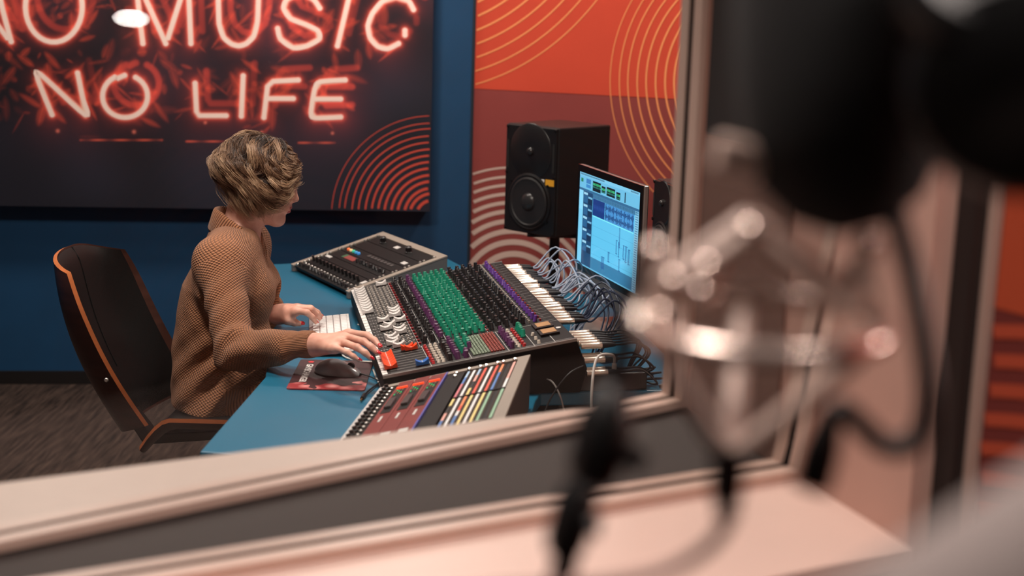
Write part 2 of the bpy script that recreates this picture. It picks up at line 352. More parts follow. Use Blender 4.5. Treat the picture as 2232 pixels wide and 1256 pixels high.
STM = [[Vector((*pq(*p), 0)) for p in spline([(x,y,0) for x,y in s], 3)] if False else [pq(*p) for p in s] for s in STR]
segs = []; offs = []
for s in STM:
    for a_, b_ in zip(s[:-1], s[1:]): segs.append((*a_, *b_)); offs.append((a_[0]+0.045, a_[1]+0.05, b_[0]+0.045, b_[1]+0.05))
def dist(P, sg):
    d = np.full(len(P), 9.0)
    for x0, y0, x1, y1 in sg:
        a_ = np.array([x0,y0]); ba = np.array([x1-x0, y1-y0]); pa = P-a_
        h = np.clip((pa@ba)/max(ba@ba,1e-9), 0, 1); d = np.minimum(d, np.hypot(*(pa-h[:,None]*ba).T))
    return d
nq, nz = 540, 330
gq, gz = np.meshgrid(np.linspace(Q0, Q1, nq), np.linspace(PZ0, PZ1, nz), indexing='ij')
PP = np.stack([gq.ravel(), gz.ravel()], 1)
d1 = dist(PP, segs); d2 = dist(PP, offs)
base = np.zeros((len(PP), 3)); base[:] = lin((30, 31, 43))
nse = np.zeros(len(PP))
for i in range(26):      # smoky mottling of the print
    kx, kz, ph = rng.normal(0, 9), rng.normal(0, 9), rng.uniform(0, 6.28); nse += np.sin(PP[:,0]*kx+PP[:,1]*kz+ph)/26**0.5
base *= (1+0.35*np.clip(nse, -1, 1.6))[:,None]
base *= np.clip(0.75+0.3*(PP[:,0:1]-Q0)/(Q1-Q0), 0, 1.1)
leaf = np.zeros(len(PP))
for i in range(420):     # leaves behind the tubes
    row = rng.random() < 0.62
    cx = rng.uniform(Q0+0.1, Q1-0.16); cz = rng.normal(1.56, 0.13) if row else rng.normal(1.23, 0.07)
    if not row and cx > 0.78: continue
    an = rng.uniform(0, 3.14); L_, W_ = rng.uniform(0.012, 0.060), rng.uniform(0.005, 0.022)
    dx, dz = PP[:,0]-cx, PP[:,1]-cz; sel = (np.abs(dx) < L_) & (np.abs(dz) < L_)
    uu = (dx[sel]*math.cos(an)+dz[sel]*math.sin(an))/L_; vv = (-dx[sel]*math.sin(an)+dz[sel]*math.cos(an))/W_
    val = np.clip(1.3-np.sqrt(uu**2+vv**2)*1.3, 0, 0.6)*rng.uniform(0.12, 0.9)*np.clip(1.2-4*abs(vv), 0.55, 1)
    leaf[sel] = np.maximum(leaf[sel], val)
fall = np.exp(-d1/0.075)
red = np.array(lin((214, 62, 40)))
colr = base+red*(0.12*np.exp(-d1/0.06))[:,None]*np.clip(1+0.7*nse, 0.3, 2)[:,None]
colr += np.array(lin((226, 78, 48)))*(leaf*np.clip(fall*1.6+0.15, 0, 1)*1.1)[:,None]
colr += np.array(lin((200, 62, 44)))*(0.5*np.exp(-(d2/0.013)**4)*np.clip(1+0.6*nse, 0.2, 1.5))[:,None]
colr += np.array((1.0, 0.10, 0.055))*(0.8*np.exp(-(d1/0.0155)**2)+0.2*np.exp(-d1/0.018))[:,None]
colr += np.array((0.9, 0.55, 0.45))*(np.exp(-(d1/0.0105)**4))[:,None]
for (x0, x1, y) in ((176, 350, 300), (402, 528, 303), (645, 726, 306)):
    a_, b_ = pq(x0, y), pq(x1, y); dd = dist(PP, [(*a_, *b_)]); colr += np.array(lin((230, 90, 60)))*(np.exp(-(dd/0.003)**2))[:,None]*(0.6+0.4*np.sin(PP[:,0]*70))[:,None]
for (x, y, r_) in ((128,280,6),(290,282,6),(565,283,5),(720,285,5),(443,262,5)):
    a_ = pq(x, y); dd = np.hypot(PP[:,0]-a_[0], PP[:,1]-a_[1]); colr += np.array(lin((220,110,90)))*(np.exp(-(dd/(r_*0.0011))**2))[:,None]
colr = np.clip(colr, 0, 0.97)
org = np.array(W0-WN*(PT+0.0008))-np.array(pt.location)
V = org+PP[:,0:1]*np.array(WX)+PP[:,1:2]*np.array((0,0,1.0))
idx = np.arange(nq*nz).reshape(nq, nz); F_ = np.stack([idx[:-1,:-1], idx[1:,:-1], idx[1:,1:], idx[:-1,1:]], -1).reshape(-1,4)
def np_mesh(name, V, F_):
    me = bpy.data.meshes.new(name); k_ = F_.shape[1]
    me.vertices.add(len(V)); me.vertices.foreach_set('co', np.ascontiguousarray(V, dtype=np.float32).ravel())
    me.loops.add(F_.size); me.loops.foreach_set('vertex_index', np.ascontiguousarray(F_, dtype=np.int32).ravel())
    me.polygons.add(len(F_)); me.polygons.foreach_set('loop_start', np.arange(0, F_.size, k_, dtype=np.int32))
    me.polygons.foreach_set('use_smooth', np.ones(len(F_), dtype=bool))
    me.update(calc_edges=True); me.validate(); return me
def attr_mat(name, rough=0.7, emit=0.0, spec=0.3, attr='Col'):
    m = bpy.data.materials.new(name); m.use_nodes = True; nt = m.node_tree; b = nt.nodes['Principled BSDF']
    a = nt.nodes.new('ShaderNodeAttribute'); a.attribute_name = attr
    b.inputs['Roughness'].default_value = rough; b.inputs['Specular IOR Level'].default_value = spec
    if emit: b.inputs['Base Color'].default_value = (0.01,0.01,0.01,1); nt.links.new(a.outputs['Color'], b.inputs['Emission Color']); b.inputs['Emission Strength'].default_value = emit
    else: nt.links.new(a.outputs['Color'], b.inputs['Base Color'])
    return m
me = np_mesh('printed_face', V, F_)
ca_ = me.color_attributes.new('Col', 'FLOAT_COLOR', 'POINT'); ca_.data.foreach_set('color', np.c_[colr, np.ones(len(colr))].astype(np.float32).ravel())
me.materials.append(attr_mat('neon_print', 0.65)); link('printed_face', me, pt)
# crisp tube cores and rings on the print
LET = [[0,1],[2],[3,4,5,6],[7],[8],[9],[10,11],[12],[13,14],[15],[16],[17,18],[19,20]]
for li, s in [(li, STR[j]) for li, g_ in enumerate(LET) for j in g_]:
    if li not in globals().get('_lm', {}): globals().setdefault('_lm', {})[li] = MB()
    m = _lm[li]
    p = [Vector((*pq(x, y), 0)) for x, y in (spline([(x,y,0) for x,y in s], 5) and [(v.x, v.y) for v in spline([(x,y,0) for x,y in s], 5)])] if len(s) > 4 else [Vector((*pq(x,y),0)) for x, y in s]
    hw = 0.0085
    L_, R_ = [], []
    for i in range(len(p)):
        t = (p[min(i+1,len(p)-1)]-p[max(i-1,0)]).normalized(); nn = Vector((-t.y, t.x, 0))*hw
        L_.append(p[i]+nn); R_.append(p[i]-nn)
    for i in range(len(p)-1): m.add([wq(v.x, v.y, PT+0.0016)-pt.location for v in (L_[i], R_[i], R_[i+1], L_[i+1])], [(0,1,2,3)])
    for e in (p[0], p[-1]):
        m.add([wq(e.x+hw*1.15*math.cos(j*math.pi/6), e.y+hw*1.15*math.sin(j*math.pi/6), PT+0.0017)-pt.location for j in range(12)], [tuple(range(12))])
for li in _lm: _lm[li].build('letter', M('neon_core_print', (255, 226, 214), 0.65), pt, recalc=False)
cx, cz = pq(941, 468)
rings('ring_print', cx, cz, [r*0.00186 for r in (221,205,193,177,163,148,134,120,106,91,77,62,50,35)], [(1.5+0.40*i)*0.00186 for i in range(14)], (Q0, Q1-0.002, PZ0+0.002, PZ1), M('red_ring_print', (212, 74, 56), 0.7), lambda a, c: wq(a, c, PT+0.0016)-pt.location, pt)
# ================================================================ DESK
DZ = 0.72
desk_m = M('blue_desk_lacquer', (20, 100, 130), 0.36, var=0.05, vscale=5, bump=0.03, bscale=60)
black = M('black_plastic', (18, 18, 19), 0.45, spec=0.35); blackm = M('black_metal', (18, 18, 19), 0.35, metal=0.4); white = M('white_plastic', (232, 228, 224), 0.4)
AL = R(10.9)
desk = thing('studio_desk', 'blue lacquered studio desk with angled wings', 'desk', (-0.1, 3.7, 0))
dl = Vector(desk.location)
poly = [(-0.614,2.716), (-0.10,2.655), (0.012,2.64), (0.062,3.16), (0.075,3.225), (0.46,3.30), (0.30,4.36), (-0.06,4.55), (-0.24,4.98), (-1.05,4.66), (-0.69,4.02), (-0.585,3.30)]
m = MB(); m.prism([(x-dl.x, y-dl.y) for x, y in poly], DZ-0.032, DZ); m.build('desk_top', desk_m, desk, bevel=0.004)
dk = M('desk_carcass', (40, 36, 36), 0.6)
for (x, y, sx, sy, rz) in ((-0.12, 2.92, 0.34, 0.42, -6), (0.22, 3.6, 0.30, 0.5, 10.9), (-0.55, 4.6, 0.4, 0.34, 28)):
    m = MB(); m.box((x-dl.x, y-dl.y, (DZ-0.034)/2), (sx, sy, DZ-0.036), Matrix.Rotation(R(rz), 3, 'Z')); m.build('pedestal', dk, desk, bevel=0.003)
# ================================================================ MIXING CONSOLE
TL = R(10.3); CW, CD = 0.962, 0.448
con = thing('mixing_console', 'black mixing console with rows of green and black knobs on the blue desk', 'mixing console', (-0.475, 4.110, DZ), AL)
cT, sT = math.cos(TL), math.sin(TL); HF = 0.05; KS = 1.024
def cp(u, v, h=0.0):
    u, v = u*KS, v*KS
    return Vector((u*cT-h*sT, -v, HF+u*sT+h*cT))
m = MB(); prof = [(0.004,0.002), (0.465,0.002), (0.48,0.06), (cp(CD,0).x, cp(CD,0).z), (0.0, HF), (0.0, 0.02)]
m.extr([(x, 0, z) for x, z in prof], 0, CW*KS, (0,-1,0)); m.build('chassis', M('console_black', (15, 14, 15), 0.6, spec=0.25), con, bevel=0.003)
grey_trim = M('console_trim', (150, 146, 142), 0.4, metal=0.5)
for v in (-0.002, CW+0.001):
    m = MB(); m.extr([cp(0,v,-0.004), cp(CD,v,-0.004), cp(CD,v,0.003), cp(0,v,0.003)], -0.0025, 0.0025, (0,1,0)); m.build('side_trim', grey_trim, con)
CHV = [0.016+0.0313*i for i in range(24)]
wl_m = M('panel_print_white', (200, 196, 192), 0.6); red_p = M('red_print', (170, 40, 44), 0.5)
m = MB()
def quad(u0, u1, v0, v1, h=0.0009): m.add([cp(u0,v0,h), cp(u0,v1,h), cp(u1,v1,h), cp(u1,v0,h)], [(0,1,2,3)])
for i in range(25):
    v = CHV[0]-0.0157+0.0313*i
    quad(0.014, 0.108, v-0.0004, v+0.0004); quad(0.40, 0.441, v-0.0004, v+0.0004)
for v in CHV:
    quad(0.016, 0.1, v-0.0008, v+0.0008)
    for q in range(12): quad(0.018+q*0.007, 0.0188+q*0.007, v-0.006, v-0.001); quad(0.018+q*0.007, 0.0188+q*0.007, v+0.001, v+0.006)
for u in (0.1085, 0.134, 0.155, 0.1745, 0.276): quad(u-0.0004, u+0.0004, 0, 0.765)
quad(0.0, 0.447, 0.766, 0.7672); 
for u in (0.112, 0.205, 0.292, 0.352, 0.40): quad(u-0.0006, u+0.0006, 0.767, CW)
quad(0.112, 0.44, 0.945, 0.9462)
for i in range(9): quad(0.02, 0.11, 0.775+i*0.0215, 0.776+i*0.0215)
stuff(m.build('panel_print', wl_m, con, recalc=False))
for i, v in enumerate(CHV):    # channel numbers
    me = text_mesh(str(i+1), 0.0085); me.materials.append(wl_m); o = link('channel_number', me, con, cp(0.42, v, 0.0012), (0, -TL, -math.pi/2))
# label cells on the front edge
lab = MB(); lab.box((0,0,0), (0.0125, 0.0275, 0.0014)); labm = lab.mesh('label_cell', white)
for v in CHV: link('label_cell', labm, con, cp(0.0065, v, 0.0008), (0,-TL,0))
lab = MB(); lab.box((0,0,0), (0.0125, 0.0165, 0.0014)); labm = lab.mesh('label_cell', white)
for i in range(9): link('label_cell', labm, con, cp(0.0065, 0.786+i*0.0195, 0.0008), (0,-TL,0))
# fader caps (saddle shaped)
def fader_mesh(mat):
    f = MB(); pr = [(-0.0155,0.004), (-0.0150,0.0165), (-0.0085,0.0125), (-0.004,0.0105), (0,0.0100), (0.004,0.0105), (0.0085,0.0125), (0.0150,0.0165), (0.0155,0.004)]
    f.extr([(x,0,z) for x, z in pr], -0.0088, 0.0088, (0,1,0)); f.box((0,0,0.002), (0.004,0.002,0.008)); f.cur = 1
    f.add([(-0.0006,-0.0088,0.0103),(0.0006,-0.0088,0.0103),(0.0006,0.0088,0.0103),(-0.0006,0.0088,0.0103)], [(0,1,2,3)])
    return f.mesh('fader_cap', [mat, wl_m])
fw_, fo_, fb_ = (fader_mesh(M(n_, c_, 0.38)) for n_, c_ in (('fader_white', (226,222,218)), ('fader_orange', (236,78,36)), ('fader_blue', (28,110,190))))
U = [0.088]+[0.022]*10+[0.088, 0.088, 0.085, 0.052, 0.092, 0.062, 0.05, 0.08, 0.08, 0.052, 0.056, 0.05, 0.062]
for u, v in zip(U, CHV): link('fader_cap', fw_, con, cp(u, v), (0,-TL,0))
for i in range(7): link('fader_cap', fo_, con, cp(0.024, 0.80+i*0.0185), (0,-TL,0))
for u, v in ((0.078, 0.762), (0.086, 0.772)): link('fader_cap', fo_, con, cp(u, v+0.012), (0,-TL,0))
link('fader_cap', fb_, con, cp(0.095, 0.931), (0,-TL,0))
# knobs
def knob_mesh(name, mat, r, h):
    k_ = MB(); k_.lathe([(r*1.0, 0.0), (r*0.98, h*0.14), (r*0.86, h*0.2), (r*0.80, h*0.93), (r*0.66, h)], (0,0,0), (0,0,1), 9); k_.cur = 1
    k_.add([(0.0, -0.0006, h*1.02), (r*0.74, -0.0006, h*0.97), (r*0.74, 0.0006, h*0.97), (0.0, 0.0006, h*1.02)], [(0,1,2,3)])
    me = k_.mesh(name, [mat, wl_m]); me.polygons.foreach_set('use_smooth', [True]*len(me.polygons)); me.set_sharp_from_angle(angle=R(45)); return me
kg = M('knob_green', (12, 128, 100), 0.35); kb = M('knob_black', (26, 25, 27), 0.32); kp = M('knob_plum', (86, 44, 84), 0.35); kv = M('knob_violet', (96, 56, 140), 0.35)
kr = M('knob_red', (176, 34, 38), 0.35); kc = M('knob_cream', (198, 186, 172), 0.4); kw = M('knob_white', (220, 216, 212), 0.4)
KR, KH = 0.0066, 0.0185
eq = knob_mesh('equalizer_knob', kg, KR, KH); ax = knob_mesh('auxiliary_knob', kb, KR, KH); sd = knob_mesh('send_knob', kb, KR, KH); pn = knob_mesh('pan_knob', kp, KR, KH); gn = knob_mesh('gain_knob', kv, KR*0.85, KH*0.9)
mk = [knob_mesh('master_knob', x, KR, KH) for x in (kp, kb, kg)]
smr = knob_mesh('master_knob', kr, 0.0045, 0.008); smc = knob_mesh('master_knob', kc, 0.0045, 0.008)
def put(name, me, u, v): link(name, me, con, cp(u, v, 0.0), (0, -TL, rng.uniform(-2.2, 2.2)))
for i, v in enumerate(CHV):
    for u in (0.123, 0.1445): put('send_knob', sd, u, v)
    put('pan_knob', pn, 0.165, v)
    for q in range(6):
        put('equalizer_knob', eq, 0.1845+q*0.0163, v)
    if True:
        for q in range(5): put('auxiliary_knob', ax, 0.289+q*0.0192, v)
    put('gain_knob', gn, 0.396, v)
for i in range(8):      # master section
    v = 0.785+i*0.0215
    put('master_knob', smr, 0.1185, v); put('master_knob', smc, 0.131, v); put('master_knob', smc, 0.142, v)
    put('master_knob', mk[1], 0.158, v); put('master_knob', mk[0], 0.176, v)
    put('master_knob', mk[2] if i < 6 else mk[0], 0.195, v); put('master_knob', mk[2] if i < 4 else mk[0], 0.213 if i < 5 else 0.21, v) if i < 5 else None
    put('master_knob', mk[0], 0.302, v); put('master_knob', smc, 0.318, v); put('master_knob', smr, 0.33, v)
for i in range(5): put('master_knob', mk[2], 0.344, 0.778+i*0.019)
for v in (0.86, 0.9, 0.935): put('master_knob', smc, 0.365, v)
# small buttons: joined, too small to pick apart
m = MB(); rotm = Matrix.Rotation(-TL, 3, 'Y')
for v in CHV:
    for u in (0.047, 0.0565, 0.0675, 0.0785, 0.0905, 0.1005):
        if any(abs(u-uu) < 0.02 and abs(v-vv) < 0.012 for uu, vv in zip(U, CHV)): continue
        m.box(cp(u, v+0.0095, 0.003), (0.0048, 0.0055, 0.006), rotm)
    m.box(cp(0.381, v-0.004, 0.004), (0.004, 0.005, 0.008), rotm); m.box(cp(0.381, v+0.009, 0.004), (0.004, 0.005, 0.008), rotm)
stuff(m.build('buttons', M('button_grey', (176, 168, 160), 0.45), con))
m = MB()
for v in CHV:
    for u in (0.1105, 0.1128, 0.2775): m.box(cp(u, v+0.004, 0.002), (0.0042, 0.007, 0.004), rotm)
    m.box(cp(0.4085, v+0.006, 0.003), (0.004, 0.006, 0.007), rotm)
stuff(m.build('buttons', M('button_red', (150, 30, 36), 0.45), con))
# routing button matrix and the two meters
m = MB(); m2 = MB()
for i in range(11):
    for j in range(15):
        mm = m if i < 6 else m2
        mm.box(cp(0.2145+i*0.0068, 0.772+j*0.0115, 0.002), (0.0048, 0.0075, 0.004), rotm)
stuff(m.build('matrix_buttons', M('button_sage', (134, 150, 128), 0.5), con)); stuff(m2.build('matrix_buttons', M('button_brick', (150, 62, 52), 0.5), con))
for v in (0.80, 0.865):
    mt = MB(); mt.box(cp(0.402, v, 0.003), (0.046, 0.052, 0.006), rotm); mo = mt.build('level_meter', black, con)
    mt = MB(); mt.box(cp(0.403, v, 0.0066), (0.034, 0.038, 0.001), rotm); mt.build('meter_face', M('meter_face', (170, 126, 80), 0.5, var=0.15, vscale=60), mo)
mt = MB(); mt.add([cp(0.432+0.0075*math.cos(i*0.4), 0.835+0.0075*math.sin(i*0.4), 0.0012) for i in range(16)], [tuple(range(16))]); mt.build('badge', wl_m, con, recalc=False)
# ================================================================ MICROPHONE CABLES plugged in at the rear
plug_m = M('plug_metal', (226, 212, 198), 0.28, metal=0.85); boot_m = M('plug_boot', (24, 24, 28), 0.5)
Rz = Matrix.Rotation(AL, 3, 'Z'); cl = Vector(con.location)
def cw(u, v, h=0.0): return cl + Rz @ cp(u, v, h)
def plug_cable(start, dirv, length, cord_pts, cord_mat, label, group, r=0.0078):
    t = thing('microphone_cable', label, 'cable', start, 0, group); d = Vector(dirv).normalized()
    a = Vector((0,0,0))
    mb = MB(); mb.lathe([(r*0.96,0), (r,0.002), (r,length*0.8), (r*1.06,length*0.82), (r*1.06,length)], a, d, 12); mb.build('plug', plug_m, t, smooth=True)
    mb = MB(); mb.lathe([(r*0.98,length), (r*0.9,length+0.012), (r*0.5,length+0.034)], a, d, 10); mb.build('boot', boot_m, t, smooth=True)
    e = a+d*(length+0.03); s0 = Vector(start)
    mb = MB(); mb.tube(spline([e, e+d*0.02]+[Vector(p)-s0 for p in cord_pts], 5), 0.0026, 6); mb.build('cord', cord_mat, t, smooth=True)
    return t
ORD = 'first second third fourth fifth sixth seventh eighth ninth tenth eleventh twelfth thirteenth fourteenth fifteenth sixteenth seventeenth eighteenth nineteenth twentieth twenty-first twenty-second twenty-third twenty-fourth'.split()
grey_c = M('cord_blue_grey', (164, 174, 192), 0.5); navy_c = M('cord_navy', (30, 42, 66), 0.5); blk_c = M('cord_black', (22, 22, 24), 0.5); wht_c = M('cord_white', (214, 208, 202), 0.5)
exw = Rz @ Vector((cT, 0, sT*0.2)); eyw = Rz @ Vector((0,1,0))
for i, v in enumerate(CHV):
    st = cw(0.4485, v, -0.012); L_ = 0.046+rng.uniform(-0.004,0.004)
    tip = st+exw.normalized()*(L_+0.05)
    hub = cw(0.565, 0.17 if i < 8 else (0.47 if i < 17 else 0.72), 0.0); hub.z = DZ+0.02+0.004*(i % 4)
    jx = rng.uniform(-0.02, 0.03); jz = rng.uniform(0.0, 0.07)
    g1 = tip+exw*0.045+Vector((jx, rng.uniform(-0.03,0.03), 0.02+jz*0.7)); g2 = (g1+hub)/2+exw*(0.04+jx)+Vector((0, rng.uniform(-0.03,0.03), 0.02))
    cm = grey_c if i < 16 else navy_c
    plug_cable(st, exw+Vector((0, rng.uniform(-0.06,0.06), rng.uniform(-0.05,0.05))), L_, [g1, g2, hub+Vector((rng.uniform(-.015,.015), rng.uniform(-.03,.03), 0)), hub+exw*0.05+Vector((0,rng.uniform(-.02,.02),-0.012+0.003*(i%3)))], cm,
               'silver plug with a %s cord, %s from the far end of the console back' % ('blue-grey' if i < 16 else 'navy', ORD[i]), 'plugged cables with %s cords' % ('blue-grey' if i < 16 else 'navy'))
for i, (v, h) in enumerate(((0.80,-0.03), (0.825,-0.03), (0.85,-0.03), (0.875,-0.03), (0.90,-0.03), (0.925,-0.03), (0.90,-0.062), (0.935,-0.062), (0.92,-0.092), (0.945,-0.092))):
    st = cw(0.463, v, h); tip = st+exw*0.09
    hub = cw(0.60, 0.80+0.012*i, -0.12); hub.z = DZ+0.012+0.004*(i % 4)
    plug_cable(st, exw, 0.05, [tip+exw*0.05+Vector((0,0,0.0)), tip+exw*0.085+Vector((0,0.02*(i%3-1),-0.03)), hub, hub+exw*0.06], blk_c,
               'silver plug with a black cord, %s in the %s row at the near console end' % ((ORD[i], 'upper') if i < 6 else ((ORD[i-6], 'middle') if i < 8 else (ORD[i-8], 'lowest'))), 'plugged cables with black cords')
# ================================================================ SIDE RACKS
rack_m = M('rack_frame', (150, 138, 127), 0.5, var=0.04); rack_s = M('rack_side', (104, 100, 98), 0.55, var=0.05, vscale=20); rack_in = M('rack_panel_black', (17, 17, 18), 0.55, spec=0.25)
silver = M('silver_screw', (216, 212, 206), 0.25, metal=0.9)
def make_rack(name, label, loc, ang, width, tilt, sidemat, hh=0.02):
    t = thing(name, label, 'rack', (loc[0], loc[1], DZ), ang); c_, s_ = math.cos(tilt), math.sin(tilt); D = 0.345; h0 = hh
    def rp(u, v, h=0.0): return Vector((u*c_-h*s_, -v, h0+u*s_+h*c_))
    xb = rp(D,0).x
    mb = MB(); pr = [(0.0,0.001), (xb,0.001), (xb, rp(D,0).z), (0.0, h0)]
    for v0 in (0.0, width-0.018):
        mb = MB(); mb.extr([(x, -v0, z) for x, z in pr], 0, 0.018, (0,-1,0)); mb.build('side_panel', sidemat, t, bevel=0.0015)
    mb = MB(); mb.extr([(xb-0.016,-0.018,0.001),(xb,-0.018,0.001),(xb,-0.018,rp(D,0).z),(xb-0.016,-0.018,rp(D,0).z-0.004)], 0, width-0.036, (0,-1,0)); mb.build('back_panel', sidemat, t)
    def rbox(nm, u0, u1, v0, v1, h0_, h1_, mat, par=None, bev=0.0):
        mb = MB(); mb.add([rp(u0,v0,h0_), rp(u1,v0,h0_), rp(u1,v1,h0_), rp(u0,v1,h0_), rp(u0,v0,h1_), rp(u1,v0,h1_), rp(u1,v1,h1_), rp(u0,v1,h1_)], [(0,1,2,3),(7,6,5,4),(0,4,5,1),(1,5,6,2),(2,6,7,3),(3,7,4,0)])
        return mb.build(nm, mat, par or t, bevel=bev)
    rbox('frame_rail', 0.0, D, -0.001, 0.022, 0.0, 0.004, rack_m); rbox('frame_rail', 0.0, D, width-0.022, width+0.001, 0.0, 0.004, rack_m)
    rbox('frame_rail', D-0.026, D, 0.022, width-0.022, 0.0, 0.004, rack_m)
    return t, rp, rbox, tilt
# near rack: red modules and a patchbay with coloured label strips
nr, rp, rbox, rt_ = make_rack('equipment_rack', 'near grey rack holding red preamp modules and a patchbay with coloured strips', (-0.284, 3.126), R(-6), 0.51, R(15.5), M('near_rack_side', (84, 70, 66), 0.5), 0.03)
rbox('backing', 0.006, 0.318, 0.024, 0.486, -0.012, -0.006, rack_in)
rbox('white_edge', -0.006, 0.004, 0.015, 0.50, 0.0, 0.005, M('white_edge', (196, 192, 190), 0.4))
rotr = Matrix.Rotation(-rt_, 3, 'Y')
jk = MB(); jk.lathe([(0.0075,0), (0.0075,0.006), (0.005,0.008), (0.005,0.014)], (0,0,0), (0,0,1), 10); jkm = jk.mesh('jack', blackm)
nt_ = MB(); nt_.lathe([(0.0048,0), (0.0048,0.005), (0.002,0.007)], (0,0,0), (0,0,1), 8); ntm = nt_.mesh('jack_nut', silver)
rbox('jack_strip', 0.008, 0.036, 0.024, 0.486, -0.004, 0.0, rack_in)
for i in range(17):
    v = 0.036+i*0.0272
    link('jack', jkm, nr, rp(0.015, v), (0,-rt_,0)); link('jack_nut', ntm, nr, rp(0.028, v+0.008), (0,-rt_,0)); link('jack_nut', ntm, nr, rp(0.0085, v+0.013), (0,-rt_,0))
redm = M('module_red', (122, 44, 40), 0.45, var=0.1, vscale=20)
led_g = M('led_green', (30, 190, 110), 0.4, emit=0.5); led_o = M('led_orange', (255, 74, 34), 0.4, emit=0.9); clr = M('clear_grey', (120, 118, 116), 0.25)
for i in range(3):
    u0 = 0.0385+i*0.0375
    mo = rbox('preamp_module', u0, u0+0.0367, 0.002 if i != 1 else -0.004, 0.47, 0.0, 0.0042, redm, bev=0.0012)
    rbox('module_window', u0+0.0075, u0+0.030, 0.075, 0.265, 0.0043, 0.0052, black, mo)
    rbox('indicator', u0+0.006, u0+0.031, 0.060, 0.067, 0.0043, 0.0075, led_o, mo)
    for a_ in range(4):
        for b_ in range(3): rbox('status_light', u0+0.010+b_*0.0065, u0+0.013+b_*0.0065, 0.082+a_*0.012, 0.087+a_*0.012, 0.0053, 0.0066, (led_g, clr, MATS['meter_face'])[(a_*2+b_) % 3], mo)
    rbox('level_slider', u0+0.011, u0+0.026, 0.165, 0.235, 0.0053, 0.011, M('slider_grey', (70, 68, 68), 0.3), mo, bev=0.001)
    rbox('rack_tag', u0+0.016, u0+0.021, 0.29, 0.33, 0.0043, 0.005, wl_m, mo); rbox('rack_tag', u0+0.008, u0+0.028, 0.43, 0.455, 0.0043, 0.006, wl_m, mo)
rbox('module_divider', 0.151, 0.1545, 0.005, 0.475, 0.0, 0.006, M('violet_edge', (92, 96, 176), 0.4))
rbox('blank_panel', 0.157, 0.196, 0.024, 0.486, -0.002, 0.002, rack_in)
for v in (0.034, 0.06):
    link('jack_nut', ntm, nr, rp(0.178, v, 0.002), (0,-rt_,0))
CS = dict(B=(86,128,190), W=(236,234,234), Y=(238,214,140), O=(240,142,92), Rr=(232,92,72), P=(232,172,160), G=(150,190,160), K=(34,32,32), L=(170,196,222), Pk=(206,120,130))
def sm(k_): return M('strip_'+k_, CS[k_], 0.5)
cols = [('L B Pk Pk'.split(), 'Y K P B'.split()), ('W W'.split(), 'W W W'.split()), ('L P K Y'.split(), 'O O Rr W B B'.split()), ('Rr Rr'.split(), 'Y Y'.split()),
        ('W W'.split(), 'W W'.split()), ('Rr Rr'.split(), 'Y Y'.split()), ('O B B'.split(), 'G G'.split()), None, ('P P W'.split(), 'G G G'.split())]
for i, cc in enumerate(cols):
    u = 0.2045+i*0.0132
    for (v0, v1, k_) in ((0.030, 0.245, 0), (0.258, 0.472, 1)):
        rbox('patch_row', u-0.0018, u+0.0106, v0, v1, -0.002, 0.001, black)
        jn = MB()
        for q in range(20):
            vv = v0+0.006+q*(v1-v0-0.01)/20; jn.lathe([(0.0017,0),(0.0017,0.0012)], rp(u+0.0075, vv, 0.001), (0,0,1), 6)
        stuff(jn.build('patch_sockets', M('socket_brass', (120, 104, 92), 0.4, metal=0.6), nr))
        if cc is None: continue
        ss = cc[k_]; L_ = (v1-v0)/len(ss)
        for q, s_ in enumerate(ss): rbox('label_strip', u-0.0012, u+0.0044, v0+q*L_, v0+(q+1)*L_-0.0004, 0.001, 0.0022, sm(s_))
    if i in (0, 2, 3, 5, 6, 8): link('jack_nut', ntm, nr, rp(u+0.0015, 0.024, 0.003), (0,-rt_,0))
# far rack
fr_, rp, rbox, rt_ = make_rack('equipment_rack', 'far grey rack of black rack units beside the blue wall', (-0.735, 4.639), R(29.5), 0.49, R(15.3), rack_s)
rbox('backing', 0.006, 0.318, 0.024, 0.468, -0.010, -0.004, rack_in)
for u0, u1 in ((0.004,0.045), (0.047,0.092), (0.094,0.125), (0.127,0.170), (0.172,0.214), (0.216,0.268), (0.270,0.318)): rbox('rack_unit', u0, u1, 0.025, 0.466, -0.003, 0.001, rack_in, bev=0.0008)
for u in (0.012, 0.038, 0.053, 0.087, 0.100, 0.120, 0.133, 0.165, 0.178, 0.208, 0.223, 0.262, 0.276, 0.312):
    for v in (0.0295, 0.461): link('rack_screw', ntm, fr_, rp(u, v, 0.001), (0,-rt_,0))
tg = MB(); tg.box((0,0,0.009), (0.006,0.009,0.018)); tg.cur = 1; tg.box((0.0,0.0055,0.009), (0.006,0.002,0.018)); tgm = tg.mesh('switch_lever', [black, silver])
for i in range(13): link('switch_lever', tgm, fr_, rp(0.066, 0.045+i*0.031, 0.001), (0,-rt_,0))
smk = knob_mesh('rack_knob', kb, 0.0062, 0.012)
for i in range(15):
    link('rack_knob', smk, fr_, rp(0.018, 0.045+i*0.0275, 0.001), (0,-rt_,i)); link('jack_nut', ntm, fr_, rp(0.033, 0.052+i*0.0275, 0.001), (0,-rt_,0))
bt = MB(); bt.lathe([(0.006,0),(0.006,0.005),(0.0045,0.0065)], (0,0,0), (0,0,1), 10)
for i, c_ in enumerate(((240,120,70), (240,206,150), (60,190,150), (60,150,200), (60,140,210))):
    me = bt.mesh('lit_button', M('lit_button_%d' % i, c_, 0.4, emit=0.35)); link('lit_button', me, fr_, rp(0.187, 0.062+i*0.021, 0.001), (0,-rt_,0))
rbox('display', 0.140, 0.162, 0.125, 0.20, 0.001, 0.0025, M('lcd_red', (130, 60, 58), 0.3, emit=0.25)); rbox('display', 0.140, 0.162, 0.105, 0.124, 0.001, 0.0024, M('lcd_green', (50, 96, 70), 0.3, emit=0.2))
